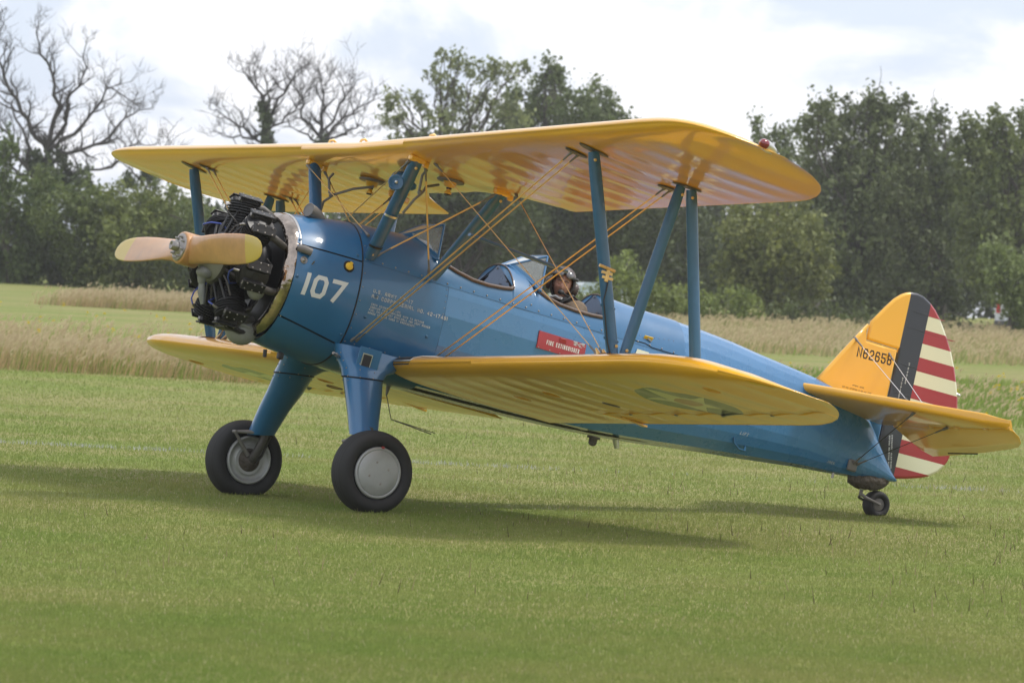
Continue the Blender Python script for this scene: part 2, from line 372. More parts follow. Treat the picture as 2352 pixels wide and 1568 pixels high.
# front edge of the uncut grass: a line across the field, nearer on the right
def uncut_front(x): return 68.0 - .30*x + 2.2*(vnoise(x, x*0, .25, 3)-.5) + .8*(vnoise(x, x*0, 1.3, 4)-.5)
def mown_grass():
    n = 760000; D = 1/rng.uniform(1/78, 1/14.5, n); u = rng.uniform(-.158, .158, n); x = u*D
    keep = D < uncut_front(x)+.8; x, D = x[keep], D[keep]; n = len(x)
    patch = vnoise(x, D*.45, .37, 1)*.4 + vnoise(x, D*.7, 1.3, 2)*.3 + vnoise(x, D, 4.1, 5)*.3
    dry = np.clip((patch-.25)*1.7, 0, 1)*.85
    col = lerpc((.205, .275, .070), (.320, .318, .118), dry)
    r = rng.random(n); col *= (.87 + .26*r)[:, None]
    straw = rng.random(n) < .015+.03*dry; col[straw] = np.array((.55, .49, .32))*rng.uniform(.7, 1.1, straw.sum())[:, None]
    h = (.012 + .019*rng.random(n))*(1+.5*(vnoise(x, D, .8, 6)-.5)) * (1 + np.clip((D-25)/60, 0, .8)); w = .0028 + D*.00019
    V = blades(x, D, h, w, rng.uniform(.2, .9, n), col)
    tag(tri_mesh('mown_grass', V, col, MG), kind='stuff')
    # taller seed stalks and dark dock leaves standing here and there
    n = 2600; D = 1/rng.uniform(1/60, 1/22, n); x = rng.uniform(-.15, .15, n)*D
    dens = vnoise(x, D, .25, 9)*.6 + .4*(x/D+.13)/.26; k = rng.random(n) < np.clip(dens*1.6-.5, .02, 1); x, D = x[k], D[k]; n = len(x)
    col = lerpc((.33, .27, .16), (.10, .075, .05), (rng.random(n) < .35).astype(float))
    V = blades(x, D, rng.uniform(.05, .13, n), .004+D*.00014, rng.uniform(.05, .45, n), col)
    tag(tri_mesh('seed_stalks', V, col, MG), kind='stuff')
    # faded white marking line, chalk on the grass tips
    n = 6500; x = rng.uniform(-9, 9, n); c = 42.1 - .02*x
    k = rng.random(n) < np.clip(vnoise(x, x*0, .55, 11)*1.1-.3+.35*(x < -2), .04, 1)*vnoise(x, x*0, 6., 12); x = x[k]; n = len(x); D = 42.1 - .02*x + rng.normal(0, .14, n)
    col = np.full((n, 3), .55)*rng.uniform(.6, 1.1, n)[:, None]
    V = blades(x, D, rng.uniform(.03, .055, n), np.full(n, .011), rng.uniform(.1, .6, n), col)
    tag(tri_mesh('chalk_line', V, col, MG), kind='stuff')
mown_grass()
def tall_grass():
    def band(n, D, x, hmin, hmax, base, tip, green, dens=None, wscale=1., heads=.34):
        if dens is not None:
            k = rng.random(len(x)) < dens; x, D = x[k], D[k]
        n = len(x); hh = vnoise(x, D, .5, 21)*.6 + vnoise(x, D, 1.7, 22)*.4
        h = (hmin + (hmax-hmin)*hh)*rng.uniform(.4, 1.0, n)*np.where(rng.random(n) < .06, 1.35, 1)
        t = np.clip(vnoise(x, D, .22, 23)*.7 + rng.random(n)*.5-.1, 0, 1)
        col = lerpc(base, tip, t); g = rng.random(n) < green; col[g] = np.array((.24, .33, .07))*rng.uniform(.7, 1.3, g.sum())[:, None]
        col *= rng.uniform(.7, 1.15, n)[:, None]
        ld = rng.normal(0, .7, n)            # the wind lays it to the right
        V = blades(x, D, h, (.008 + D*.00010)*wscale, rng.uniform(.05, .5, n), col, ld)
        # feathery heads on a third of the stalks
        k = rng.random(n) < heads; tipv = V[k, 2]; m = k.sum(); hd = rng.uniform(.06, .14, m); w = .016 + .00016*D[k]
        dx = np.cos(ld[k]+rng.normal(0, .3, m)); V2 = np.empty((m, 4, 3))
        V2[:, 0] = tipv + np.stack([-.2*w*dx, 0*w, -hd*.6], 1); V2[:, 1] = tipv + np.stack([w*.6, 0*w, -hd*.1], 1)
        V2[:, 2] = tipv + np.stack([dx*hd*.8, 0*w, hd*.5], 1); V2[:, 3] = tipv + np.stack([-w*.5, 0*w, hd*.1], 1)
        c2 = lerpc((.52, .40, .25), (.68, .58, .36), rng.random(m))
        return V, col, V2, c2
    Vs, Cs, V2, C2 = [], [], [], []
    def put(r): Vs.append(r[0]); Cs.append(r[1]); V2.append(r[2]); C2.append(r[3])
    # band A, left and centre: in front 71 m, back 93 m
    n = 130000; x = rng.uniform(-15, 15, n); D = uncut_front(x) + np.abs(rng.normal(0, 1, n))*11
    d = np.where(D-uncut_front(x) > 26, 0, 1.)*np.clip(.85 - (x+2)/6, .0, 1)*np.clip(.1+vnoise(x, D*.6, .30, 41)*1.5, 0, 1)*np.clip(1.25-(D-uncut_front(x))/22, .25, 1)
    put(band(n, D, x, .30, .78, (.44, .30, .17), (.62, .50, .26), .34, d))
    # right of the aircraft: shorter, greener
    n = 46000; x = rng.uniform(1, 16, n); D = rng.uniform(0, 1, n)*28 + uncut_front(x)
    put(band(n, D, x, .08, .30, (.24, .31, .09), (.40, .41, .17), .9, np.clip((x-1)/5, 0, 1), 1., .05))
    # band B: far strip before the hedge, left
    n = 30000; x = rng.uniform(-17, 2, n); D = rng.uniform(126, 134, n) - .12*(x+10)
    put(band(n, D, x, .35, .7, (.44, .31, .18), (.56, .46, .25), .15, np.clip((x+15.2)/1.5, 0, 1), 1.3))
    # band C: right, in front of the trees
    n = 70000; x = rng.uniform(2, 24, n); D = 108 + 52*rng.random(n)
    put(band(n, D, x, .22, .62, (.44, .32, .20), (.60, .49, .28), .34, np.clip((x-3.5)/3, 0, 1)*np.clip(-.1+vnoise(x, D*.35, .38, 44)*1.7, 0, 1), 1.3))
    o = tri_mesh('tall_grass', np.concatenate(Vs), np.concatenate(Cs), MG); tag(o, kind='stuff')
    tag(tri_mesh('grass_heads', np.concatenate(V2), np.concatenate(C2), MG), kind='stuff')
    # yellow ragwort heads: tiny fans
    n = 420; x = rng.uniform(-14, 17, n); D = uncut_front(x) + rng.uniform(0, 30, n); k = rng.random(n) < vnoise(x, D, .4, 31)*.9; x, D = x[k], D[k]; n = len(x)
    z = gz(x, D) + np.where(x > 3, rng.uniform(.12, .35, n), rng.uniform(.2, .75, n)); V = np.empty((n*3, 3, 3)); 
    for q in range(3):
        c = np.stack([x, D, z], 1) + rng.normal(0, .025, (n, 3)); s = rng.uniform(.02, .045, n)
        V[q::3, 0] = c + np.stack([-s, 0*s, 0*s], 1); V[q::3, 1] = c + np.stack([s, 0*s, .2*s], 1); V[q::3, 2] = c + np.stack([0*s, -.5*s, .8*s], 1)
    tag(tri_mesh('yellow_wildflowers', V, np.tile((.62, .46, .02), (n*3, 1)), MG), kind='stuff')
tall_grass()

# ================================================================== TREES AND HEDGES
BARK = mat('grey brown bark', (.085, .075, .062), .9, noise=(1.5, .3)); DEAD = mat('dead grey wood', (.06, .053, .050), .9, noise=(1.5, .3))
DENS = 3.9; TUFT = 1.0
def leaf_cloud(blobs, dens, size, c_dark, c_light, shell=.45, clump=.42, per=22):
    """blobs: (centre, (rx, ry, rz)); clumps of small leaves spread through each volume"""
    Vs = []; Cs = []
    for c, r in blobs:
        area = 4*PI*((r[0]*r[2])**.8 + (r[0]*r[1])**.8 + (r[1]*r[2])**.8)/3
        dens_ = dens*DENS; k = max(4, int(area*dens_/per))
        d = rng.normal(0, 1, (k, 3)); d /= np.linalg.norm(d, axis=1)[:, None]
        rr = rng.uniform(shell, 1.04, k)**.6 * (1+.16*np.sin(d[:, 0]*5+c[0])*np.cos(d[:, 2]*6+c[2]))
        P = np.array(c)[None] + d*rr[:, None]*np.array(r)[None]
        P[:, 2] += np.maximum(0, d[:, 2])**2*np.abs(rng.normal(0, 1, k))*min(.55, r[2]*.35)*TUFT
        tone = np.clip(.5 + .28*rng.normal(0, 1, k), 0, 1)
        cs = clump*rng.uniform(.5, 1.25, k)
        n = k*per; idx = np.repeat(np.arange(k), per)
        Q = P[idx] + rng.normal(0, 1, (n, 3))*cs[idx][:, None]*np.array((.46, .46, .58))
        s = size*rng.uniform(.5, 1.28, n)
        a = rng.normal(0, 1, (n, 3)); a /= np.linalg.norm(a, axis=1)[:, None]; b = rng.normal(0, 1, (n, 3)); b -= a*(a*b).sum(1)[:, None]; b /= np.linalg.norm(b, axis=1)[:, None]
        V = np.empty((n, 4, 3)); V[:, 0] = Q-a*s[:, None]; V[:, 1] = Q-b*s[:, None]*.6; V[:, 2] = Q+a*s[:, None]; V[:, 3] = Q+b*s[:, None]*.6
        Vs.append(V); Cs.append(lerpc(c_dark, c_light, tone[idx]*.75+rng.random(n)*.25)*rng.uniform(.8, 1.2, n)[:, None]*np.array((1.85, 1.85, 1.65)))
    return np.concatenate(Vs), np.concatenate(Cs)
def vb(u, v, ru, rv, D, dep=None, dD=0):     # blob given on the photograph's frame at distance D
    k = D/F_V; c = at(u, v, D+dD); return (tuple(c), (ru*k, (dep if dep else (ru+rv)/2*k*1.1), rv*k))
def limbs(mb, a, b, r0, r1, wob=.12, n=6, sides=6):
    a, b = Vector(a), Vector(b); L_ = (b-a).length; pts = []
    o = [0, 0, 0]
    for i in range(n+1):
        t = i/n
        if 0 < i < n: o = [q*.6 + random.gauss(0, wob*L_/n) for q in o]
        pts.append(a.lerp(b, t) + (Vector(o) if 0 < i < n else Vector((0, 0, 0))))
    mb.tube(pts, [r0*(1-i/n)+r1*i/n for i in range(n+1)], n=sides, smooth=True); return pts
def leafy_tree(name, label, cat, D, base_u, base_v, blobs, trunk_r, dens, size, cd, cl, group=None, clump=.42, shell=.45, fork=None, sprays=0, bark=None):
    bp = at(base_u, base_v, D); bp.z = float(gz(bp.x, bp.y))-.1
    root = bpy.data.objects.new(name, None); COL.objects.link(root); root.location = bp; root.empty_display_size = .5
    tag(root, label, cat, group)
    BB = [vb(*b[:4], D, dD=b[4] if len(b) > 4 else random.uniform(-2, 2)) for b in blobs]
    mb = MB(); cx = sum(b[0][0] for b in BB)/len(BB); lo = min(b[0][2]-b[1][2]*.3 for b in BB)
    fk = Vector((bp.x*.7+cx*.3, bp.y, max(bp.z+1.2, lo))) if fork is None else at(*fork, D)
    limbs(mb, bp, fk, trunk_r*1.25, trunk_r*.8, .05, 5, 8)
    for c, r in BB:
        e = Vector(c)+Vector((0, 0, r[2]*.55)); mid = limbs(mb, fk, e, trunk_r*.30, trunk_r*.06, .25, 7, 5)
        for q in range(3):
            s = mid[random.randint(2, 5)]; limbs(mb, s, Vector(c)+Vector((random.uniform(-1, 1)*r[0], random.uniform(-1, 1)*r[1], random.uniform(-.3, 1)*r[2]))*.85, trunk_r*.10, .02, .2, 5, 4)
    for q in range(sprays):                  # bare twigs poking out of the top
        c, r = random.choice(BB); s = Vector(c)+Vector((random.uniform(-.8, .8)*r[0], 0, r[2]*.6)); limbs(mb, s, s+Vector((random.uniform(-.4, .4), 0, random.uniform(.7, 1.5))), .022, .008, .1, 4, 4)
    mb.v = [Vector(v)-bp for v in mb.v]; mb.build('trunk', bark or BARK, root, recalc=False)
    V, C = leaf_cloud(BB, dens, size, cd, cl, shell=shell, clump=clump); V -= np.array(bp)[None, None]
    o = tri_mesh('crown', V, C, ML); o.parent = root; return root
def grow(mb, p, d, L_, r, lev, up=.25, maxlev=4):
    n = 4; pts = [Vector(p)]; dd = Vector(d).normalized()
    for i in range(n):
        dd = (dd + Vector((random.gauss(0, .22), random.gauss(0, .22), random.gauss(0, .16)+up*.25))).normalized(); pts.append(pts[-1]+dd*L_/n)
    mb.tube(pts, [r*(1-.6*i/n) for i in range(n+1)], n=5 if lev < 2 else 4, cap=False)
    if lev >= maxlev: return
    for k in range(random.choice((3, 3, 4)) if lev < maxlev-1 else random.choice((3, 4, 5))):
        i = random.randint(1, n); side = Vector((random.gauss(0, 1), random.gauss(0, .8), random.gauss(.25, .5)))
        grow(mb, pts[i], dd*.75+side.normalized()*.75, L_*random.uniform(.5, .75), max(.010, r*(1-.6*i/n)*.55), lev+1, up, maxlev)
def dead_tree(label, D, base, main, r, ivy, group='dead leafless trees behind the hedge', maxlev=3):
    """main: limbs as lists of frame points; ivy: frame blobs"""
    bp = at(*base, D); bp.z = float(gz(bp.x, bp.y))
    root = bpy.data.objects.new('dead_tree', None); COL.objects.link(root); root.location = bp; tag(root, label, 'tree', group)
    mb = MB()
    for k, (pl, r0) in enumerate(main):
        P = [at(u, v, D) for u, v in pl]; dy = random.uniform(-2.5, 2.5) if k else 0
        if k == 0: P[0].z = bp.z-.2
        P = [p+Vector((0, dy*i/len(P), 0)) for i, p in enumerate(P)]
        Q = []                                # finer, crooked course
        for i in range(len(P)-1):
            for t in (0, .33, .66): Q.append(P[i].lerp(P[i+1], t)+(Vector((random.gauss(0, .09), random.gauss(0, .1), random.gauss(0, .07))) if i+t > 0 else Vector((0, 0, 0))))
        Q.append(P[-1]); nQ = len(Q)
        mb.tube(Q, [r0*(.60 if k else 1)*(1-.80*i/(nQ-1)) for i in range(nQ)], n=7, cap=False)
        if k == 0: continue
        for i in range(1, nQ):
            dd = (Q[i]-Q[i-1]).normalized(); rr = r0*(1-.82*i/(nQ-1))
            for q in range(random.choice((1, 1, 2)) if i < nQ-1 else 2):
                side = Vector((random.gauss(0, 1), random.gauss(0, .8), random.gauss(.35, .5)))
                grow(mb, Q[i], dd*.6+side.normalized()*.8, random.uniform(.7, 1.4)*(1 if i > 2 else .7)*(1 if i < nQ-1 else .6), max(.018, rr*.42), 1, .35, maxlev)
    mb.v = [Vector(v)-bp for v in mb.v]; mb.build('trunk', DEAD, root, recalc=False)
    if ivy:
        V, C = leaf_cloud([vb(*b, D) for b in ivy], 26, .12, (.030, .042, .020), (.06, .08, .035), shell=.2, clump=.3); V -= np.array(bp)[None, None]
        o = tri_mesh('ivy', V, C, ML); o.parent = root
    return root

DG, LG_ = (.028, .042, .014), (.085, .115, .036)
# --- left: dead trees
dead_tree('big dead tree with ivy on its trunk, leftmost above the hedge', 196, (80, 560),
  [([(85, 560), (88, 470), (98, 400), (110, 340)], .42), ([(110, 345), (75, 300), (45, 235), (15, 180), (0, 120), (18, 60)], .24),
   ([(105, 350), (120, 300), (135, 240), (120, 180), (100, 120), (90, 72)], .24), ([(112, 345), (150, 290), (160, 230), (195, 180), (200, 110)], .20),
   ([(110, 345), (170, 310), (230, 240), (260, 200), (325, 250)], .17), ([(100, 380), (160, 350), (230, 330), (290, 270), (345, 250)], .2),
   ([(100, 400), (180, 395), (250, 380), (300, 330), (350, 330)], .16), ([(90, 420), (50, 360), (10, 300), (-30, 270)], .22), ([(88, 430), (40, 400), (0, 330), (-40, 320)], .18),
   ([(95, 400), (60, 330), (20, 240), (-30, 200)], .17)],
  .42, [(95, 430, 30, 70), (130, 390, 42, 45), (90, 490, 30, 60), (180, 420, 35, 35), (75, 370, 20, 25)], maxlev=3)
dead_tree('small dead tree of bare twigs low beside the upper left wing tip', 204, (330, 560),
  [([(330, 560), (335, 470), (345, 430)], .2), ([(345, 430), (355, 380), (375, 340), (395, 290)], .12), ([(340, 440), (310, 400), (290, 370), (270, 330)], .10), ([(345, 430), (385, 400), (410, 350)], .1)],
  .2, [(345, 400, 20, 26), (300, 420, 22, 20)], maxlev=2)
dead_tree('dead tree with ivy clad stem rising behind the middle of the upper wing', 200, (612, 560),
  [([(612, 560), (614, 440), (618, 330), (612, 270)], .36), ([(612, 275), (600, 220), (570, 180), (555, 150)], .17), ([(614, 290), (640, 230), (665, 190), (690, 150)], .17),
   ([(616, 320), (560, 300), (520, 265), (480, 250)], .14), ([(616, 340), (570, 315), (520, 310), (490, 300)], .12), ([(614, 300), (660, 270), (700, 230), (720, 190)], .12), ([(612, 270), (620, 210), (600, 160)], .12)],
  .36, [(612, 300, 14, 50), (617, 380, 20, 60), (606, 250, 10, 26), (640, 400, 30, 50)], maxlev=3)
dead_tree('dead spreading tree without leaves, right of the ivy clad one', 205, (735, 560),
  [([(735, 560), (734, 440), (732, 340), (735, 310)], .34), ([(735, 315), (700, 270), (695, 220), (660, 165)], .16), ([(735, 310), (745, 250), (740, 200), (760, 175)], .17),
   ([(736, 320), (780, 280), (815, 250), (855, 225)], .16), ([(735, 330), (790, 310), (830, 290), (850, 300)], .13), ([(735, 320), (770, 260), (790, 200), (810, 190)], .14), ([(733, 330), (690, 300), (660, 290)], .12)],
  .34, [(735, 340, 16, 26), (730, 420, 30, 50)], maxlev=3)

# --- hedge on the left: five bushes of their own
def bush(label, D, base_u, base_v, blobs, cd=(.030, .046, .016), cl=(.085, .115, .036), group='bushes of the hedge on the left', **k):
    return leafy_tree('hedge_bush', label, 'bush', D, base_u, base_v, blobs, .07, k.pop('dens', 30), k.pop('size', .10), cd, cl, group=group, clump=.34, shell=.3, **k)
bush('dark bush at the left edge below the big dead tree', 166, 20, 655, [(-60, 560, 90, 90), (-40, 440, 60, 90), (30, 580, 80, 80), (-10, 400, 40, 60), (40, 480, 60, 60), (90, 560, 60, 80), (10, 630, 90, 30), (20, 340, 20, 30)])
bush('rounded green bush under the ivy clad dead trunk', 167, 170, 660, [(150, 500, 80, 60), (210, 480, 60, 50), (200, 570, 80, 80), (130, 590, 70, 60), (180, 635, 90, 30), (95, 450, 50, 60), (240, 520, 60, 70)], cl=(.10, .125, .035))
bush('yellowish green bush below the upper left wing tip', 165, 330, 665, [(300, 480, 70, 52), (360, 475, 60, 45), (400, 500, 60, 50), (260, 540, 60, 60), (300, 540, 80, 60), (370, 540, 80, 60), (330, 580, 90, 70), (280, 620, 80, 45), (380, 630, 90, 40)], cl=(.13, .15, .04), cd=(.045, .062, .02))
bush('green bush between the left strut and the engine', 162, 480, 680, [(450, 530, 70, 60), (520, 560, 80, 70), (470, 620, 90, 60), (560, 630, 80, 60), (600, 540, 60, 70)], cl=(.10, .125, .04))
bush('dark low bush behind the propeller and engine', 158, 640, 700, [(620, 640, 80, 55), (700, 600, 90, 90), (660, 540, 70, 60), (780, 620, 90, 80)])

# --- centre
leafy_tree('tall_tree', 'tall thin crowned tree with see-through top above the wing, left of centre', 'tree', 205, 990, 640,
  [(905, 215, 24, 26), (900, 262, 34, 28), (962, 232, 24, 26), (925, 300, 50, 30), (1020, 130, 26, 16), (1000, 185, 34, 22), (1062, 152, 40, 26), (1040, 215, 46, 30), (1110, 175, 40, 30), (1160, 165, 34, 22), (1090, 250, 56, 36), (1010, 265, 40, 30), (1150, 225, 44, 34), (1205, 160, 12, 10), (990, 320, 60, 26), (1080, 310, 60, 30), (1180, 285, 50, 34)],
  .34, 8.5, .13, (.06, .075, .036), (.17, .19, .09), group='leafy trees behind the aircraft', clump=.36, shell=.15, fork=(1010, 400))
leafy_tree('tall_tree', 'broad dense tree with rounded top sloping down above the wing, right of centre', 'tree', 210, 1260, 660,
  [(1200, 255, 60, 50), (1260, 145, 12, 12), (1275, 172, 18, 16), (1250, 180, 14, 12), (1265, 225, 50, 36), (1320, 260, 60, 50), (1370, 240, 44, 36), (1400, 280, 50, 34), (1260, 310, 80, 50), (1360, 320, 80, 46), (1440, 300, 36, 20), (1440, 340, 50, 40), (1160, 330, 50, 50), (1480, 360, 50, 40)],
  .36, 24, .13, (.035, .052, .02), (.10, .125, .045), group='leafy trees behind the aircraft', shell=.35, fork=(1270, 420))
leafy_tree('dense_tree', 'dark dense tree seen between the wings above the front cockpit', 'tree', 178, 1080, 690,
  [(960, 500, 100, 70), (1060, 480, 110, 70), (1160, 490, 100, 80), (900, 570, 90, 80), (1000, 590, 110, 80), (1110, 590, 110, 80), (1000, 410, 120, 60), (1130, 410, 110, 60), (880, 450, 90, 60), (1000, 680, 120, 50)],
  .3, 19, .13, (.022, .032, .012), (.072, .092, .034), group='leafy trees behind the aircraft', shell=.3)
leafy_tree('dense_tree', 'dark tree seen between the wings right above the rear cockpit', 'tree', 182, 1320, 700,
  [(1250, 470, 100, 80), (1350, 480, 100, 80), (1450, 500, 100, 90), (1250, 580, 110, 90), (1370, 590, 110, 80), (1480, 590, 90, 80), (1300, 390, 110, 50), (1430, 410, 100, 50), (1300, 670, 120, 50)],
  .3, 19, .13, (.022, .032, .012), (.070, .088, .034), group='leafy trees behind the aircraft', shell=.3)
leafy_tree('dense_tree', 'dark tree behind the diagonal wing strut with a gap of sky beside it', 'tree', 186, 1560, 720,
  [(1540, 500, 70, 70), (1600, 540, 60, 60), (1560, 600, 90, 80), (1620, 640, 70, 60), (1540, 680, 90, 50), (1500, 420, 50, 30), (1580, 455, 50, 30)],
  .25, 17, .12, (.024, .034, .014), (.074, .092, .036), group='leafy trees behind the aircraft', shell=.3)
leafy_tree('young_tree', 'thin young tree top just above the right end of the upper wing', 'tree', 200, 1745, 700,
  [(1737, 290, 12, 22), (1745, 330, 22, 22), (1790, 310, 26, 26), (1810, 350, 34, 30), (1830, 300, 14, 12), (1760, 390, 60, 40), (1840, 400, 40, 50)],
  .12, 17, .12, (.05, .065, .03), (.11, .135, .06), group='leafy trees behind the aircraft', shell=.15)
# --- right
leafy_tree('dense_tree', 'yellowish green tree under the right end of the upper wing', 'tree', 160, 1760, 735,
  [(1740, 500, 80, 50), (1700, 560, 60, 60), (1780, 570, 90, 80), (1820, 500, 60, 60), (1720, 650, 60, 60), (1800, 660, 90, 70), (1860, 600, 60, 90), (1690, 610, 40, 40)],
  .2, 24, .11, (.045, .058, .018), (.135, .145, .045), group='leafy trees behind the aircraft', shell=.3)
leafy_tree('dense_tree', 'large grey green tree on the right, its leafy top left of the bare twigs', 'tree', 176, 1960, 760,
  [(1880, 290, 44, 50), (1930, 270, 50, 40), (1990, 270, 50, 40), (2010, 235, 20, 24), (1900, 370, 70, 60), (1980, 350, 70, 60), (2050, 320, 60, 60), (2080, 245, 16, 20), (2040, 270, 36, 26), (2000, 450, 90, 80), (1910, 470, 80, 80), (2070, 430, 70, 80), (1950, 560, 110, 90), (2050, 560, 90, 90), (1900, 640, 100, 80), (2020, 670, 110, 70), (1930, 720, 110, 40)],
  .34, 20, .125, (.034, .045, .02), (.105, .125, .055), group='leafy trees behind the aircraft', shell=.3, sprays=2)
leafy_tree('dense_tree', 'dark stemmed tree on the right with bare twigs above its top', 'tree', 180, 2140, 765,
  [(2110, 300, 40, 40), (2160, 330, 50, 50), (2145, 270, 20, 30), (2120, 390, 60, 60), (2180, 420, 60, 60), (2130, 500, 80, 80), (2200, 520, 70, 80), (2150, 610, 90, 80), (2120, 690, 90, 60), (2210, 670, 70, 60), (2060, 740, 100, 30)],
  .4, 17, .125, (.028, .040, .018), (.09, .11, .046), group='leafy trees behind the aircraft', shell=.35, sprays=9)
leafy_tree('dense_tree', 'green tree filling the right edge of the picture', 'tree', 172, 2330, 770,
  [(2240, 320, 50, 44), (2290, 300, 30, 30), (2300, 350, 60, 60), (2350, 320, 40, 50), (2230, 400, 60, 60), (2320, 430, 80, 80), (2260, 500, 80, 80), (2350, 540, 80, 90), (2270, 590, 70, 60), (2400, 420, 80, 100), (2400, 600, 90, 100), (2290, 270, 10, 14), (2345, 262, 10, 12)],
  .34, 20, .125, (.034, .048, .018), (.115, .135, .046), group='leafy trees behind the aircraft', shell=.3)
leafy_tree('young_tree', 'small tree with a thin dark stem hiding the white van', 'tree', 148, 2322, 775,
  [(2330, 640, 40, 44), (2295, 610, 34, 26), (2350, 690, 34, 44), (2312, 680, 24, 34), (2290, 585, 30, 24), (2375, 640, 44, 60), (2278, 640, 14, 12), (2300, 655, 16, 30), (2380, 720, 40, 40), (2335, 735, 24, 24)],
  .12, 30, .10, (.04, .055, .02), (.12, .15, .05), group='leafy trees behind the aircraft', shell=.2, fork=(2325, 690))
# undergrowth along the foot of the trees
def under(label, D, u, v, blobs, **k): return leafy_tree('low_bush', label, 'bush', D, u, v, blobs, .05, 30, .085, k.get('cd', (.05, .07, .02)), k.get('cl', (.15, .18, .05)), group='low bushes at the foot of the trees', clump=.28, shell=.2)
under('pale green low bush right behind the pilot', 146, 1420, 715, [(1300, 690, 40, 30), (1345, 700, 34, 26), (1398, 662, 18, 30), (1400, 690, 40, 34), (1430, 640, 34, 40), (1470, 680, 50, 40), (1370, 700, 50, 30), (1420, 710, 60, 26), (1440, 605, 14, 20)])
under('pale green low bush left of the rear wing strut', 147, 1560, 725, [(1530, 690, 50, 30), (1590, 700, 50, 30), (1500, 715, 60, 24), (1570, 722, 70, 20)])
under('pale green low bush under the yellowish tree', 148, 1680, 735, [(1650, 700, 36, 26), (1700, 690, 36, 26), (1720, 720, 50, 26), (1660, 730, 50, 20)])
under('dark low bush at the foot of the large right tree', 150, 1900, 765, [(1850, 735, 60, 36), (1930, 745, 70, 36), (2000, 750, 60, 34), (1790, 740, 50, 26)], cd=(.03, .04, .015), cl=(.08, .10, .035))
under('dark low bush at the foot of the dark stemmed tree', 150, 2160, 775, [(2110, 755, 60, 30), (2180, 765, 60, 28), (2240, 775, 40, 20)], cd=(.035, .045, .016), cl=(.10, .11, .04))
# the wood behind everything, one dark mass
def far_wood():
    BB = []
    for i in range(46):
        u = -500 + i*75; top = 470 if u < 850 else (400 if u < 1500 else (440 if u < 1850 else 360))
        if u < 420: top = 560
        BB.append(vb(u, (top+760)/2+random.uniform(-15, 15), 80, (760-top)/2, 232, dD=random.uniform(-6, 14)))
    V, C = leaf_cloud(BB, 12, .24, (.025, .034, .014), (.062, .080, .032), shell=.3, clump=.7)
    tag(tri_mesh('far_wood', V, C, ML), kind='stuff')
far_wood()

# ------------------------------------------------------------------ white van behind the trees, white car behind the pilot
def van():
    p = at(2398, 765, 156); p.z = float(gz(p.x, p.y))
    r = bpy.data.objects.new('van', None); COL.objects.link(r); r.location = p; r.rotation_euler = (0, 0, math.radians(58))
    tag(r, 'white van parked behind the small tree at the right edge', 'van')
    W_ = mat('white van paint', (.72, .74, .76), .35, coat=.5); DK = M['rubber']; GL = mat('dark van glass', (.03, .035, .04), .08, coat=1)
    mb = MB(); prof = [(-2.4, .35), (-2.42, 1.9), (-2.3, 2.12), (1.2, 2.14), (1.65, 1.95), (2.15, 1.25), (2.55, 1.1), (2.68, .8), (2.65, .35)]
    rows = []
    for y, k in ((-.95, .94), (-.98, 1), (.98, 1), (.95, .94)): rows.append([Vector((x*(.995 if k < 1 else 1), y, .35+(z-.35)*(k if z > 1 else 1))) for x, z in prof])
    mb.grid(rows, smooth=False); mb.add(rows[0], [tuple(range(9))]); mb.add(rows[-1], [tuple(range(9))]); mb.build('body', W_, r)
    for s in (-1, 1):
        g = MB(); g.add([(1.3, s*.985, 1.25), (2.0, s*.985, 1.28), (1.55, s*.96, 1.88), (1.25, s*.96, 1.9)], [(0, 1, 2, 3)]); g.build('side_window', GL, r)
        l = MB(); l.box((-2.43, s*.84, 1.05), (.04, .16, .42), bev=.012); l.build('tail_light', mat('red tail lamp', (.6, .03, .03), .3), r)
        for x in (-1.6, 1.75):
            w = MB(); w.lathe((x, s*.82, .34), (0, s, 0), [(0, .2), (0, .33), (.04, .35), (.17, .35), (.2, .32), (.2, .2)], 20); t = w.build('wheel', DK, r)
            h_ = MB(); h_.lathe((x, s*.98, .34), (0, s, 0), [(0, .19), (.03, .17), (.045, .03)], 14); h_.build('rim', M['steel'], t)
    g = MB(); g.add([(-2.425, -.75, 1.25), (-2.425, .75, 1.25), (-2.43, .75, 1.85), (-2.43, -.75, 1.85)], [(0, 1, 2, 3)]); g.build('rear_window', GL, r)
    mb = MB(); mb.box((-2.5, 0, .45), (.14, 1.9, .2), bev=.03); mb.build('bumper', mat('grey bumper', (.1, .1, .1), .6), r)
van()
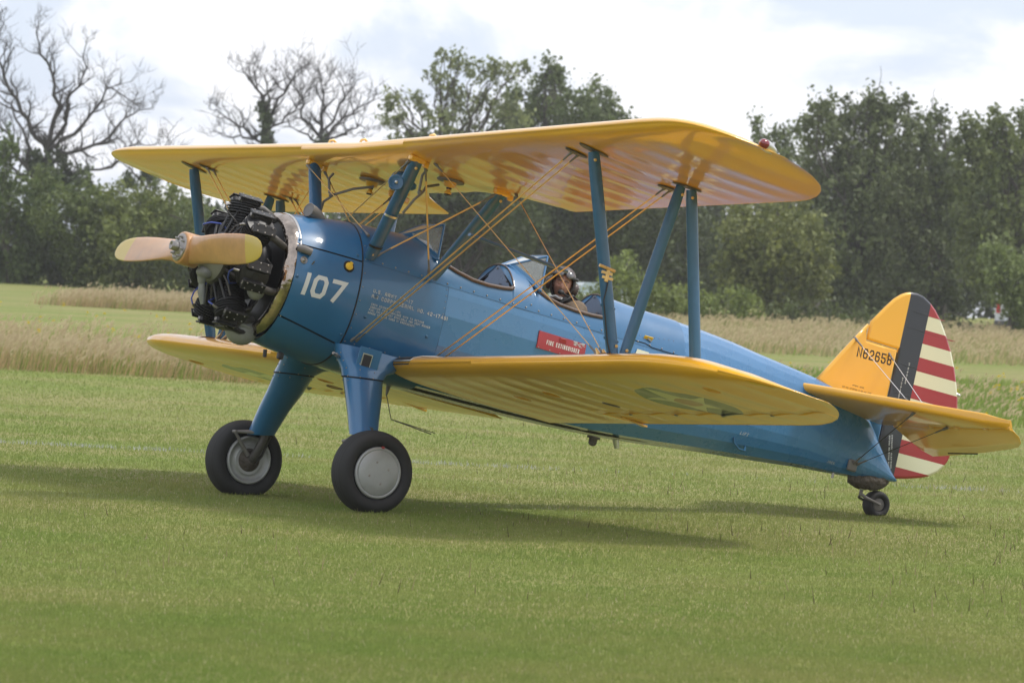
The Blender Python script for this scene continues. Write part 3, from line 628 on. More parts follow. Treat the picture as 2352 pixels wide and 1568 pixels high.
def car():
    p = at(1385, 690, 154); p.z = float(gz(p.x, p.y))-.14
    r = bpy.data.objects.new('parked_car', None); COL.objects.link(r); r.location = p; r.rotation_euler = (0, 0, math.radians(25))
    tag(r, 'white car almost hidden by bushes just behind the pilot', 'car')
    W_ = mat('white car paint', (.78, .80, .80), .2, coat=1); GL = mat('car glass', (.25, .32, .33), .05, coat=1)
    lower = [(-2.1, .3), (-2.15, .75), (-1.9, .92), (-.9, .97), (1.0, .98), (1.9, .85), (2.15, .6), (2.1, .3)]
    mb = MB(); rows = [[Vector((x, y, z)) for x, z in lower] for y in (-.85, .85)]; mb.grid(rows, smooth=False)
    for q in rows: mb.add(q, [tuple(range(8))])
    roof = [(-1.7, .94), (-1.1, 1.42), (.3, 1.46), (1.1, .97)]; rr = [[Vector((x, y*(1 if z < 1 else .8), z)) for x, z in roof] for y in (-.8, .8)]
    mb.add(rr[0]+rr[1], [(1, 2, 6, 5)]); mb.build('body', W_, r)
    g = MB(); g.grid([[q for q in rr[0]], [q for q in rr[1]]], smooth=False); 
    for q in rr: g.add(q, [(0, 1, 2, 3)])
    g.v = [Vector(v)*1 - Vector((0, 0, .006)) for v in g.v]; g.build('glasshouse', GL, r)
    for s in (-1, 1):
        for x in (-1.35, 1.35):
            w = MB(); w.lathe((x, s*.68, .32), (0, s, 0), [(0, .2), (0, .3), (.03, .32), (.17, .32), (.19, .3), (.19, .18)], 18); w.build('wheel', M['rubber'], r)
car()

# ================================================================== THE BIPLANE
# body frame: x aft from the propeller hub, y to starboard, z up; camera side is port (-y)
HUBW = Vector((-2.614925, 31.435264, 1.967164))
RB = (Matrix.Rotation(.516011, 4, 'Z') @ Matrix.Rotation(.2077357, 4, 'Y') @ Matrix.Rotation(-.0089411, 4, 'X'))
def b2w(p): return HUBW + RB.to_3x3() @ Vector(p)
def ground_b(x, y):                                   # body point on the ground below a body point
    w = b2w((x, y, 0)); R = RB.to_3x3(); k = -w.z/ (R @ Vector((0, 0, 1))).z; return Vector((x, y, k))
B0 = ground_b(1.5, 0)
plane = bpy.data.objects.new('biplane', None); COL.objects.link(plane)
plane.matrix_world = Matrix.Translation(b2w(B0)) @ RB
tag(plane, 'blue and yellow biplane with striped rudder standing on the grass', 'biplane')
def part(name, mb, m, parent=None, label=None, kind=None, weld=False, recalc=True):
    o = mb.build(name, m, plane if parent is None else parent, weld=weld, recalc=recalc)
    if parent is None: o.location = -B0
    if label: o['label'] = label
    if kind: o['kind'] = kind
    return o
def ip(x, tab, k=1): return float(np.interp(x, [t[0] for t in tab], [t[k] for t in tab]))
def smooth_tab(tab):                                   # cubic (Catmull-Rom) resample of a table
    out = []; n = len(tab)
    for i in range(n-1):
        p0, p1, p2, p3 = tab[max(i-1, 0)], tab[i], tab[i+1], tab[min(i+2, n-1)]
        for q in range(6):
            t = q/6; x = p1[0]+(p2[0]-p1[0])*t; row = [x]
            for k in range(1, len(p1)):
                h = p2[0]-p1[0]; m1 = (p2[k]-p0[k])/max(1e-6, p2[0]-p0[0])*h; m2 = (p3[k]-p1[k])/max(1e-6, p3[0]-p1[0])*h
                row.append((2*t**3-3*t*t+1)*p1[k]+(t**3-2*t*t+t)*m1+(-2*t**3+3*t*t)*p2[k]+(t**3-t*t)*m2)
            out.append(row)
    return out+[list(tab[-1])]
#        x    ztop   zbot   half   nup  nlow
FT = smooth_tab([(.74, .47, -.545, .49, 2.0, 2.0), (.95, .515, -.575, .525, 2.0, 2.0), (1.2, .55, -.595, .535, 2.0, 2.1), (1.34, .566, -.603, .53, 2.0, 2.3), (1.6, .583, -.612, .50, 2.05, 2.7),
      (1.84, .594, -.615, .475, 2.1, 3.0), (2.1, .60, -.61, .455, 2.1, 3.0), (2.79, .594, -.598, .445, 2.15, 3.0), (3.1, .58, -.59, .435, 2.15, 3.0), (3.73, .588, -.565, .41, 2.1, 3.0), (4.1, .572, -.54, .385, 2.0, 2.8),
      (4.49, .566, -.50, .355, 2.0, 2.7), (5.0, .546, -.44, .305, 2.0, 2.6), (5.45, .50, -.395, .25, 2.0, 2.5), (6.0, .45, -.335, .175, 2.0, 2.5), (6.3, .395, -.31, .135, 2.0, 2.5), (6.5, .33, -.293, .115, 2.0, 2.5), (6.62, .265, -.281, .10, 2.0, 2.6), (6.69, .195, -.27, .09, 2.0, 2.6), (6.86, -.005, -.25, .075, 2.0, 2.6), (7.03, -.205, -.228, .06, 2.0, 2.6)])
ZC = -.02
def zc_(x): return ZC if x < 6 else ZC - (x-6)/1.03*.185
def sec(x): return [ip(x, FT, k) for k in range(1, 6)]
def fus(x, th, side=-1, off=0.):
    """skin point: th 0 at the keel, pi on the spine; side -1 port; off = outwards"""
    zt, zb, hw, nu, nl = sec(x); zc = zc_(x); s, c = math.sin(th), -math.cos(th)
    n = nl if c < 0 else nu; b = (zc-zb if c < 0 else zt-zc)+off
    return Vector((x, side*(hw+off)*abs(s)**(2/n), zc+math.copysign(b*abs(c)**(2/n), c)))
def th_z(x, z):
    zt, zb, hw, nu, nl = sec(x); zc = zc_(x); n = nl if z < zc else nu; b = (zc-zb) if z < zc else (zt-zc)
    q = min(1, abs((z-zc)/b))**(n/2); return math.acos(max(-1, min(1, -math.copysign(q, z-zc))))
def side_y(x, z, off=.0035):
    zt, zb, hw, nu, nl = sec(x); zc = zc_(x); n = nl if z < zc else nu; b = (zc-zb) if z < zc else (zt-zc)
    return -(hw*max(0, 1-abs((z-zc)/b)**n)**(1/n)+off)
OPEN = [[(2.045, .599), (2.06, .52), (2.09, .455), (2.14, .415), (2.24, .385), (2.39, .357), (2.53, .353), (2.68, .366), (2.76, .38), (2.775, .40), (2.785, .594)],
        [(2.985, .585), (2.995, .50), (3.03, .432), (3.12, .395), (3.23, .37), (3.38, .36), (3.54, .362), (3.65, .372), (3.715, .385), (3.722, .40), (3.73, .588)]]
def open_th(x):
    for t in OPEN:
        if t[0][0] < x < t[-1][0]: return th_z(x, ip(x, t))
    return PI
SEAM = .245
def shell(name, x0, x1, thf0, thf1, nx, nth, m, off=0., smooth=True, sides=(-1, 1), xs=None, rib=0, thick=.0, parent=None, label=None):
    xs = xs or list(np.linspace(x0, x1, nx)); mb = MB()
    for sd in sides:
        rows = []
        for x in xs:
            a, b = thf0(x), thf1(x)
            rows.append([fus(x, a+(b-a)*k/nth, sd, off) for k in range(nth+1)])
        mb.grid(rows, smooth=smooth, flip=(sd > 0))
    return part(name, mb, m, parent, label, weld=True, recalc=False)
zero = lambda x: 0.0
top_ = lambda x: PI
# dark shell under the seams
shell('cowl_liner', .80, 4.5, zero, lambda x: min(open_th(x), PI), 0, 20, 'dark', off=-.012, xs=list(np.linspace(.8, 2.0, 13))+list(np.linspace(2.05, 3.75, 60))+list(np.linspace(3.8, 4.5, 6)))
# engine cowl panels, three a side
def cz(z0, z1):                                         # seam height sloping aft
    return lambda x: th_z(x, z0+(z1-z0)*(x-.74)/.6)
g_ = .006
shell('cowl_top_panel', .775, 1.333, lambda x: th_z(x, .235+g_), top_, 12, 14, 'blue')
for sd in (-1, 1):
    shell('cowl_side_panel', .775, 1.333, cz(-.335+g_, -.44+g_), lambda x: th_z(x, .235-g_), 12, 12, 'blue', sides=(sd,))
shell('cowl_bottom_panel', .775, 1.333, zero, cz(-.335-g_, -.44-g_), 12, 12, 'blue')
# metal side panels behind the cowl
for sd in (-1, 1):
    shell('metal_side_panel', 1.343, 2.165, zero, lambda x: th_z(x, SEAM), 16, 22, 'blue', sides=(sd,))
# fabric aft fuselage with flat stringer facets
xs_ = [2.168, 2.6, 3.0, 3.4, 3.8, 4.2, 4.5, 4.8, 5.1, 5.4, 5.7, 6.0, 6.2, 6.4, 6.5, 6.56, 6.62, 6.66, 6.69, 6.75, 6.82, 6.9, 6.97, 7.03]
fab = MB()
thk = [0, .45, .85, 1.12, 1.36, 1.62, 1.88]
for sd in (-1, 1):
    for a, b, xa in ((0, 1, xs_),):
        rows = []
        for x in xs_:
            te = min(th_z(x, SEAM), 2.12) if x < 4.5 else 2.12
            ths = [t for t in thk] + [te]
            rows.append([fus(x, t, sd) for t in ths])
        fab.grid(rows, smooth=False, flip=(sd > 0))
    rows = [[fus(x, t, sd) for t in (2.12, 2.34, 2.56, 2.78, 2.98, PI)] for x in xs_ if x >= 4.5]
    fab.grid(rows, smooth=False, flip=(sd > 0))
fuse = part('fuselage', fab, 'bluefab', weld=True, recalc=False)
# rounded tail end closing
mb = MB(); rows = [[fus(7.03, PI*k/8, sd) for k in range(9)] for sd in (-1, 1)]; mb.grid(rows, smooth=False); part('stern_cap', mb, 'bluefab')
# aluminium top deck with two cockpit openings
dx = sorted(set(list(np.linspace(1.343, 2.04, 12)) + [t[0] for o in OPEN for t in o] + list(np.linspace(2.1, 2.75, 14)) + list(np.linspace(2.8, 2.98, 6)) + list(np.linspace(3.05, 3.7, 14)) + list(np.linspace(3.76, 4.52, 12))))
shell('top_deck', 0, 0, lambda x: th_z(x, SEAM+.0), lambda x: open_th(x), 0, 16, 'blue', off=.003, xs=dx)
# padded leather rims
for t in OPEN:
    pts = [fus(x, th_z(x, z), -1, .006) for x, z in t]; pr = [Vector((p.x, -p.y, p.z)) for p in pts]
    P = pts[2:-1]; P2 = pr[2:-1]; mb = MB(); mb.tube(P, .017, 8); mb.tube(P2, .017, 8); part('cockpit_rim', mb, 'leather')
    # inner tub
    x0, x1 = t[0][0]-.1, t[-1][0]+.05; mb = MB()
    for sd in (-1, 1):
        rows = [[fus(x, a, sd, -.03) for a in (0, .5, .9, 1.2, 1.5, 1.8, min(2.0, open_th(x)-.02))] for x in np.linspace(x0, x1, 12)]; mb.grid(rows, smooth=True, flip=(sd < 0))
    for x in (x0, x1): mb.add([fus(x, a, sd, -.03) for sd, aa in ((-1, (0, .6, 1.2, 1.8, 2.4, 3.0)), (1, (2.8, 2.2, 1.6, 1.0, .4))) for a in aa], [tuple(range(11))])
    mb.box(((x0+x1)/2+.12, 0, -.12), (.4, .42, .05)); mb.box((x1-.12, 0, .1), (.04, .42, .46))
    part('cockpit_tub', mb, 'interior')
# headrest plates (polished blue metal) behind each cockpit
for x0 in (2.787, 3.732):
    mb = MB(); th0 = th_z(x0, .385)
    out = [fus(x0, th0+(PI-th0)*k/14, -1, .0) for k in range(15)]; out = out+[Vector((p.x, -p.y, p.z)) for p in out[-2::-1]]
    ctr = Vector((x0+.004, 0, .44)); mb.add(out+[ctr], [(i, i+1, len(out)) for i in range(len(out)-1)]+[(len(out)-1, 0, len(out))], smooth=False)
    hp = part('headrest_plate', mb, 'mirror')
    mb = MB(); mb.tube(out, .007, 6); part('plate_bead', mb, 'leather', hp)
    mb = MB(); 
    for y, z in ((-.2, .45), (0, .56), (.2, .45), (-.1, .43)): mb.sphere((x0-.004, y, z), .007, 6, 4)
    part('screw', mb, 'steel', hp, kind='stuff')
# screws along seams
mb = MB()
for sd in (-1, 1):
    for x in np.arange(1.40, 4.45, .125): mb.sphere(fus(x, th_z(x, SEAM+.022), sd, .004), .008, 6, 4)
    for z in np.arange(-.4, .56, .11): mb.sphere(fus(1.365, th_z(1.365, z), sd, .001), .006, 6, 4)
    for x in np.arange(1.45, 2.1, .14): mb.sphere(fus(x, th_z(x, -.40), sd, .001), .006, 6, 4)
    for z in np.arange(.02, .24, .05): mb.sphere(fus(2.15, th_z(2.15, z), sd, .001), .004, 6, 4)
    for z in (.30, .38, .46): mb.sphere(fus(2.95, th_z(2.95, z), sd, .005), .007, 6, 4)
    for x in np.arange(3.95, 4.45, .05): mb.sphere(fus(x, th_z(x, .31+.06*((x-3.95)/.5)), sd, .004), .004, 5, 3)
part('panel_screws', mb, 'steel', kind='stuff')
# big slotted cowl fasteners
for x, z in ((.80, .27), (.80, -.02), (1.29, .275), (1.5, -.0), (1.45, -.18), (2.05, -.19), (1.31, -.36)):
    mb = MB(); p = Vector((x, side_y(x, z, .0), z)); n = Vector((0, -1, .9*(z-ZC)/.55)).normalized(); mb.lathe(p, n, [(0, .014), (.004, .013), (.005, .0)], 10); part('cowl_fastener', mb, 'bluestrut')
# dark neoprene strip round the firewall seam
mb = MB(); pts = [fus(1.338, PI*k/24, -1, .001) for k in range(25)]; pts += [Vector((p.x, -p.y, p.z)) for p in pts[-2::-1]]; mb.tube(pts, .0065, 6, cap=False); part('seam_strip', mb, 'dark')

# ---------------------------------------------------------------- wings
def naca(s, t=.13, m=.02, p=.4):
    s = min(max(s, 0), 1); yt = 5*t*(.2969*math.sqrt(s)-.126*s-.3516*s*s+.2843*s**3-.1036*s**4)
    yc = m/p**2*(2*p*s-s*s) if s < p else m/(1-p)**2*(1-2*p+2*p*s-s*s)
    return yc+yt, yc-yt
U_LE = [(0, 1.24), (4.35, 1.24), (4.6, 1.25), (4.75, 1.27), (4.88, 1.32), (4.98, 1.42), (5.06, 1.57), (5.10, 1.72), (5.12, 1.88)]
U_TE = [(0, 2.29), (.45, 2.30), (.62, 2.34), (.78, 2.44), (.90, 2.60), (.97, 2.72), (1.01, 2.786), (4.15, 2.786), (4.35, 2.77), (4.55, 2.71), (4.72, 2.62), (4.86, 2.51), (4.98, 2.36), (5.06, 2.22), (5.12, 2.04)]
L_LE = [(0, 1.80), (3.95, 1.80), (4.2, 1.82), (4.42, 1.88), (4.62, 1.98), (4.78, 2.12), (4.93, 2.32), (5.03, 2.55), (5.085, 2.78)]
L_TE = [(0, 3.366), (4.0, 3.366), (4.25, 3.35), (4.48, 3.29), (4.68, 3.20), (4.85, 3.09), (4.98, 2.98), (5.06, 2.88), (5.085, 2.82)]
class Wing:
    def __init__(s, LE, TE, xl0, xt0, zt0, dih, dz, ribp, tip):
        s.LE, s.TE, s.xl0, s.xt0, s.zt0, s.dih, s.dz, s.ribp, s.tip = LE, TE, xl0, xt0, zt0, dih, dz, ribp, tip
    def z0(s, x, y): a = abs(y); return s.zt0+s.dih*a+s.dz*(s.xt0-x)/(s.xt0-s.xl0)
    def pt(s, x, y, up):
        a = abs(y); xl, xt = ip(a, s.LE), ip(a, s.TE)
        if a < 1.02 and s.xt0 < 3: xtf = s.xt0
        else: xtf = xt
        c = xtf-xl; q = (x-xl)/c; t = s.tip-a
        g = min(1, math.sqrt(max(0.0, t/.62)))*.93+.07 if t < .62 else 1
        u, l = naca(q, .13*(g if t < .62 else 1)); cc = min(c, s.xt0-s.xl0)
        d = 0
        if q > .10: d = s.rib_d*(abs(math.sin(PI*a/s.ribp))**.8)*min(1, (q-.10)*5)*min(1, (1.001-q)*6)
        h = (u-.0*d)*cc-d*.6 if up else l*cc+d
        if xt < xtf-.002:                      # cut-out: close towards a thin edge
            w = max(0, 1-(xt-x)/.12); mid = (u+l)/2*cc; h = h*(1-w)+mid*w if w > 0 else h
        return Vector((x, y, s.z0(x, y)+h))
    def mesh(s, mb, y0, y1, xa=None, xb=None, step=None, M_=22, caps=True):
        st = step or s.ribp/6; n = max(2, int(abs(y1-y0)/st)+1); ys = list(np.linspace(y0, y1, n))
        tipy = s.tip
        if max(abs(y0), abs(y1)) > tipy-.7:
            sg = 1 if y1 > 0 else -1; e = [sg*(tipy-q) for q in (.6, .5, .42, .35, .28, .22, .17, .13, .09, .06, .035, .015, .004)]
            ys = sorted(set([round(y, 5) for y in ys if abs(y) < tipy-.62] + [round(q, 5) for q in e if min(y0, y1) < q < max(y0, y1)]+[y0, y1]))
            ys = [y for y in ys if abs(y) <= tipy-.003]
        rows = []
        for y in ys:
            xl, xt = ip(abs(y), s.LE), ip(abs(y), s.TE)
            A = xl if xa is None else max(xl, xa(abs(y))); B = xt if xb is None else min(xt, xb(abs(y)))
            if xa is not None and A > xl: ss = [k/8 for k in range(9)]
            else: ss = [(1-math.cos(PI*k/M_))/2 if xb is None else 1-math.cos(PI/2*k/M_) for k in range(M_+1)]
            X = [A+(B-A)*q for q in ss]
            rows.append([s.pt(x, y, True) for x in X] + [s.pt(x, y, False) for x in X[::-1]])
        mb.grid(rows, closed_u=True)
        if caps: mb.add(rows[0], [tuple(range(len(rows[0])))]); mb.add(rows[-1], [tuple(range(len(rows[0])))])
UW = Wing(U_LE, U_TE, 1.24, 2.786, 1.006, .0165, .147, .34, 5.125); UW.rib_d = .008
LW = Wing(L_LE, L_TE, 1.80, 3.366, -.588, .032, .107, .34, 5.09); LW.rib_d = .015
mb = MB(); UW.mesh(mb, -.878, .878, step=.05); part('wing_centre_section', mb, 'yellow')
for sd in (-1, 1):
    mb = MB(); UW.mesh(mb, sd*.882, sd*5.122); w = part('upper_wing_panel', mb, 'yellow')
    # joint strap
    # rib stitching reinforcement tapes: thin raised strips on the underside and top
HX = 3.04
def lower_mat():
    """yellow dope with the roundel star printed on the underside"""
    m = M['yellow'].copy(); m.name = 'yellow doped fabric with star'; nt = m.node_tree; b = nt.nodes['Principled BSDF']; b.inputs['Coat Weight'].default_value = .55; b.inputs['Specular IOR Level'].default_value = .35
    old = b.inputs['Base Color'].links[0].from_socket
    tc = nt.nodes.new('ShaderNodeTexCoord'); sp = nt.nodes.new('ShaderNodeSeparateXYZ'); nt.links.new(tc.outputs['Object'], sp.inputs[0])
    ge = nt.nodes.new('ShaderNodeNewGeometry'); vt = nt.nodes.new('ShaderNodeVectorTransform'); vt.vector_type = 'NORMAL'; vt.convert_from = 'WORLD'; vt.convert_to = 'OBJECT'
    nt.links.new(ge.outputs['Normal'], vt.inputs[0]); sn = nt.nodes.new('ShaderNodeSeparateXYZ'); nt.links.new(vt.outputs[0], sn.inputs[0])
    def mt(op, a, bb=None, cc=None):
        n = nt.nodes.new('ShaderNodeMath'); n.operation = op
        for i, q in enumerate((a, bb, cc)):
            if q is None: continue
            if isinstance(q, (int, float)): n.inputs[i].default_value = q
            else: nt.links.new(q, n.inputs[i])
        return n.outputs[0]
    X = mt('SUBTRACT', sp.outputs[0], 2.68); Y = mt('SUBTRACT', mt('ABSOLUTE', sp.outputs[1]), 3.50); R_ = .41
    r = mt('SQRT', mt('ADD', mt('MULTIPLY', X, X), mt('MULTIPLY', Y, Y)))
    th = mt('ADD', mt('ARCTAN2', Y, mt('MULTIPLY', X, -1.0)), 20*PI)
    k = 2*PI/5; f = mt('ABSOLUTE', mt('SUBTRACT', mt('MODULO', mt('ADD', th, k/2), k), k/2))       # 0 on a point .. k/2
    # star edge: r*cos(f+18deg) < R*cos(18)... line from tip (R,0) to inner corner
    ri = R_*.382; a = PI/5; nx, ny = (ri*math.sin(a)), (R_-ri*math.cos(a)); L_ = math.hypot(nx, ny); nx, ny = nx/L_, ny/L_
    inside = mt('LESS_THAN', mt('ADD', mt('MULTIPLY', mt('MULTIPLY', r, mt('COSINE', f)), nx), mt('MULTIPLY', mt('MULTIPLY', r, mt('SINE', f)), ny)), R_*nx)
    disc = mt('MULTIPLY', mt('LESS_THAN', r, R_), mt('LESS_THAN', sn.outputs[2], 0)); red = mt('LESS_THAN', r, R_*.27)
    def mix(f_, c1, c2):
        n = nt.nodes.new('ShaderNodeMixRGB'); nt.links.new(f_, n.inputs[0])
        for i, q in ((1, c1), (2, c2)):
            if isinstance(q, tuple): n.inputs[i].default_value = (*q, 1)
            else: nt.links.new(q, n.inputs[i])
        return n.outputs[0]
    c = mix(inside, (.028, .045, .060), (.62, .58, .40)); c = mix(red, c, (.34, .09, .06)); c = mix(disc, old, c)
    nt.links.new(c, b.inputs['Base Color']); return m
M['yellowstar'] = lower_mat()
AY0, AY1 = 1.72, 4.74
for sd in (-1, 1):
    mb = MB(); LW.mesh(mb, sd*.38, sd*AY0); LW.mesh(mb, sd*AY0, sd*AY1, xb=lambda a: HX-.006, caps=False); LW.mesh(mb, sd*AY1, sd*5.084)
    w = part('lower_wing', mb, 'yellowstar')
    mb = MB(); LW.mesh(mb, sd*(AY0+.012), sd*(AY1-.012), xa=lambda a: HX+.008); al = part('aileron', mb, 'yellowstar')
    mb = MB()
    for y in (2.1, 2.75, 3.4, 4.05): p = LW.pt(HX+.02, sd*y, False); mb.lathe(p, (0, 0, -1), [(0, .016), (.008, .014), (.01, 0)], 8)
    part('hinge_bolt', mb, 'steel', al, kind='stuff')
    # added wedge standing in for the aileron's sunlit inner trailing edge
    mb = MB(); q0, q1 = LW.pt(3.16, sd*1.80, False), LW.pt(3.36, sd*1.80, False)
    mb.add([q0+Vector((0, -.012, -.004)), q0+Vector((0, .012, -.004)), q1+Vector((.03, .035, -.022)), q1+Vector((.03, -.035, -.022)), q1+Vector((.03, .035, -.008)), q1+Vector((.03, -.035, -.008)), q0+Vector((0, -.012, .0)), q0+Vector((0, .012, .0))],
           [(0, 1, 2, 3), (3, 2, 4, 5), (1, 7, 4, 2), (0, 3, 5, 6), (6, 5, 4, 7)]); part('lit_edge_wedge', mb, 'yellow', al)
    # inspection rings under the wing
    for x, y in ((2.55, 1.3), (2.45, 1.9), (2.75, 2.3), (2.35, 4.3)):
        mb = MB(); pts = [LW.pt(x+.075*math.cos(t), sd*(y+.055*math.sin(t)), False)-Vector((0, 0, .002)) for t in np.linspace(0, 2*PI, 15)]; mb.tube(pts, .004, 4, cap=False); part('inspection_ring', mb, 'hose' if y == 2.3 else 'yellow', w)
    # rubber walk strip and its metal edge at the root
    mb = MB(); rows = []
    for y in np.linspace(.44, .74, 7):
        rows.append([LW.pt(x, sd*y, True)+Vector((0, 0, .005)) for x in ([1.802]+list(np.linspace(1.83, 3.1, 14)))])
    mb.grid(rows, flip=sd > 0)
    rows = [[LW.pt(1.80+dxx, sd*y, up)+Vector((-.004, 0, 0)) for up, dxx in ((True, .03), (True, .008), (False, .004))] for y in np.linspace(.44, .74, 7)]; mb.grid(rows)
    ww = part('wing_walk', mb, 'mesh', w, recalc=False)
    mb = MB(); e = [LW.pt(x, sd*(.745+max(0, (x-1.9))*.9 if x < 2.1 else .925), True)+Vector((0, 0, .007)) for x in [1.802, 1.83, 1.9, 1.97, 2.04, 2.1, 2.3]]; mb.tube([LW.pt(1.803, sd*.45, True)+Vector((-.004, 0, .004))]+e, .006, 6); part('walk_edging', mb, 'silver', w)
    # wing tip light
for sd in (-1, 1):
    p = UW.pt(ip(5.09, U_LE)+.16, sd*5.09, True) ; c = p+Vector((0, sd*.0, .02))
    d = Vector((-.75, sd*.55, .15)).normalized() if sd > 0 else Vector((-.8, -.35, .12)).normalized()
    mb = MB(); mb.lathe(c, -d, [(-.0, .040), (.06, .040), (.12, .028), (.16, .005)], 14); nl = part('navigation_light', mb, 'silver')
    mb = MB(); mb.lathe(c, d, [(0, .038), (.025, .036), (.045, .024), (.055, .002)], 14); part('lens', mb, 'redlens' if sd < 0 else mat('green lamp glass', (.03, .3, .1), .15, coat=1), nl)
# aluminium leading edge patch and small marker near the lower tips
for sd in (-1, 1):
    mb = MB(); rows = [[LW.pt(ip(a, L_LE)+q, sd*a, False)+Vector((0, 0, -.004)) for q in (.02, .06, .11)] for a in (4.86, 4.90, 4.95)]; mb.grid(rows); part('tip_marker', mb, 'capyel')
# grab handles and fuel caps on the centre section
for x, y in ((1.50, -.86), (1.5, .86), (1.5, .3)):
    mb = MB(); p = UW.pt(x, y, True); mb.tube([p+Vector((-.04, 0, -.01)), p+Vector((-.03, 0, .035)), p+Vector((.0, 0, .05)), p+Vector((.05, 0, .02)), p+Vector((.11, 0, .012))], .011, 6); part('wing_bracket', mb, 'goldrefl')

# ---------------------------------------------------------------- struts
def strut(name, p0, p1, chord, thick, cdir=(1, 0, 0), m='bluestrut', label=None, taper=True, parent=None):
    p0, p1 = Vector(p0), Vector(p1); d = (p1-p0).normalized(); c = Vector(cdir); c = (c-d*c.dot(d)).normalized(); w = d.cross(c); rows = []
    for t, k in ((0, .82), (.03, .93), (.10, 1), (.5, 1), (.90, 1), (.97, .93), (1, .82)):
        q = p0.lerp(p1, t); row = []
        for j in range(14):
            a = 2*PI*j/14; ca, sa = math.cos(a), math.sin(a); cx = ca*chord/2*k; wy = sa*thick/2*(1-.25*ca)
            row.append(q+c*cx+w*wy)
        rows.append(row)
    mb = MB(); mb.grid(rows, closed_u=True); mb.add(rows[0], [tuple(range(14))]); mb.add(rows[-1], [tuple(range(14))])
    return part(name, mb, m, parent)
def bolts(o, pts, r=.012):
    mb = MB()
    for p in pts: mb.lathe(Vector(p), (0, -1 if p[1] < 0 else 1, 0), [(0, r), (.008, r), (.008, r*.5), (.014, r*.5), (.014, 0)], 8)
    part('bolt', mb, 'goldrefl', o, kind='stuff')
YS = 3.40
for sd in (-1, 1):
    ft, fb = Vector((1.485, sd*YS, UW.pt(1.485, YS, False).z-.01)), Vector((2.02, sd*YS, LW.pt(2.02, YS, True).z-.005))
    rt, rb = Vector((2.32, sd*YS, UW.pt(2.32, YS, False).z-.012)), Vector((2.775, sd*YS, LW.pt(2.775, YS, True).z-.005))
    s1 = strut('interplane_strut', ft, fb, .105, .05); s2 = strut('interplane_strut', rt+Vector((.045, 0, 0)), rb, .10, .048)
    s3 = strut('interplane_strut', rt+Vector((-.05, sd*-.0, .0)), fb+Vector((.09, 0, .0)), .095, .045)
    y_ = sd*(YS+.026)
    bolts(s1, [(ft.x+.012, y_, ft.z-.06), (fb.x-.005, y_, fb.z+.07)]); bolts(s2, [(rt.x+.05, y_, rt.z-.06)]); bolts(s3, [(rt.x-.04, y_, rt.z-.06), (fb.x+.09, y_, fb.z+.06)])
    for p, up, w in ((ft, False, UW), (rt, False, UW), (fb, True, LW), (rb, True, LW)):      # oval root plates
        mb = MB(); off = Vector((0, 0, .004 if up else -.004)); pts = [w.pt(p.x+.13*math.cos(t), p.y+.05*math.sin(t), up)+off for t in np.linspace(0, 2*PI, 17)[:-1]]
        mb.add(pts, [tuple(range(16))]); mb.add([q+off for q in pts], [tuple(range(16))]); part('strut_plate', mb, 'hose' if not up else 'yellow')
    # cabane
    c1 = strut('cabane_strut', (1.395, sd*.885, UW.pt(1.395, .885, False).z-.015), (1.40, sd*.455, .275), .118, .05); bolts(c1, [(1.39, sd*.90, 1.0), (1.40, sd*.49, .31)])
    c2 = strut('cabane_strut', (2.19, sd*.885, UW.pt(2.19, .885, False).z-.02), (1.985, sd*.455, .27), .105, .045); bolts(c2, [(2.185, sd*.90, .95)])
    for x in (1.395, 2.19):
        mb = MB(); z = UW.pt(x, .885, False).z; mb.box((x, sd*.885, z-.015), (.15, .05, .05), bev=.012); mb.box((x+.09, sd*.87, z-.035), (.05, .03, .05), bev=.008); part('cabane_fitting', mb, 'yellow')
    # collars on the front cabane
    a, b = Vector((1.395, sd*.885, 1.0)), Vector((1.40, sd*.455, .275))
    for t, m_, r_ in ((.52, 'silver', .052), (.86, 'black', .060)):
        q = a.lerp(b, t); mb = MB(); rows = []
        for h in (-.009, .009):
            dd = (b-a).normalized(); cc = Vector((1, 0, 0)); ww = dd.cross(cc); rows.append([q+dd*h+cc*math.cos(t_)*(.062)+ww*math.sin(t_)*.029 for t_ in np.linspace(0, 2*PI, 15)[:-1]])
        mb.grid(rows, closed_u=True); part('strut_clamp', mb, m_, c1)
# round mirror on the port cabane strut
mb = MB(); q = Vector((1.30, -.80, .865)); n_ = Vector((-.35, -.9, .1)).normalized(); mb.lathe(q, n_, [(-.02, .02), (-.012, .055), (0, .062), (.004, .058), (-.002, .05), (-.002, 0)], 18); mi = part('mirror', mb, 'bluestrut')
mb = MB(); mb.sphere(q+n_*.01, .014, 8, 6); part('knob', mb, 'silver', mi)
mb = MB(); mb.tube([q-n_*.01, Vector((1.37, -.80, .83))], .009, 6); part('stalk', mb, 'bluestrut', mi)
# airspeed horn and cable ties on the front port interplane strut
ftp, fbp = Vector((1.485, -YS, 1.06)), Vector((2.02, -YS, -.30)); D_ = (fbp-ftp)
def on_strut(t, dx=0, dy=-.03): return ftp+D_*t+Vector((dx, dy, 0))
mb = MB(); mb.tube([on_strut(.545, -.05), on_strut(.555, .075)+Vector((0, -.01, .0))], .012, 8); pit = part('pitot_tube', mb, 'goldrefl')
mb = MB(); mb.box(on_strut(.585, .01), (.028, .02, .10), bev=.004); mb.box(on_strut(.575, .01), (.09, .012, .02)); mb.box(on_strut(.60, .01), (.09, .012, .02)); part('bracket', mb, 'goldrefl', pit)
mb = MB(); mb.tube([on_strut(.62, .01), on_strut(.66, -.01), on_strut(.72, -.045), on_strut(.85, -.048), on_strut(.93, -.05), on_strut(.985, -.035)], .006, 6); part('pitot_hose', mb, 'black', pit)
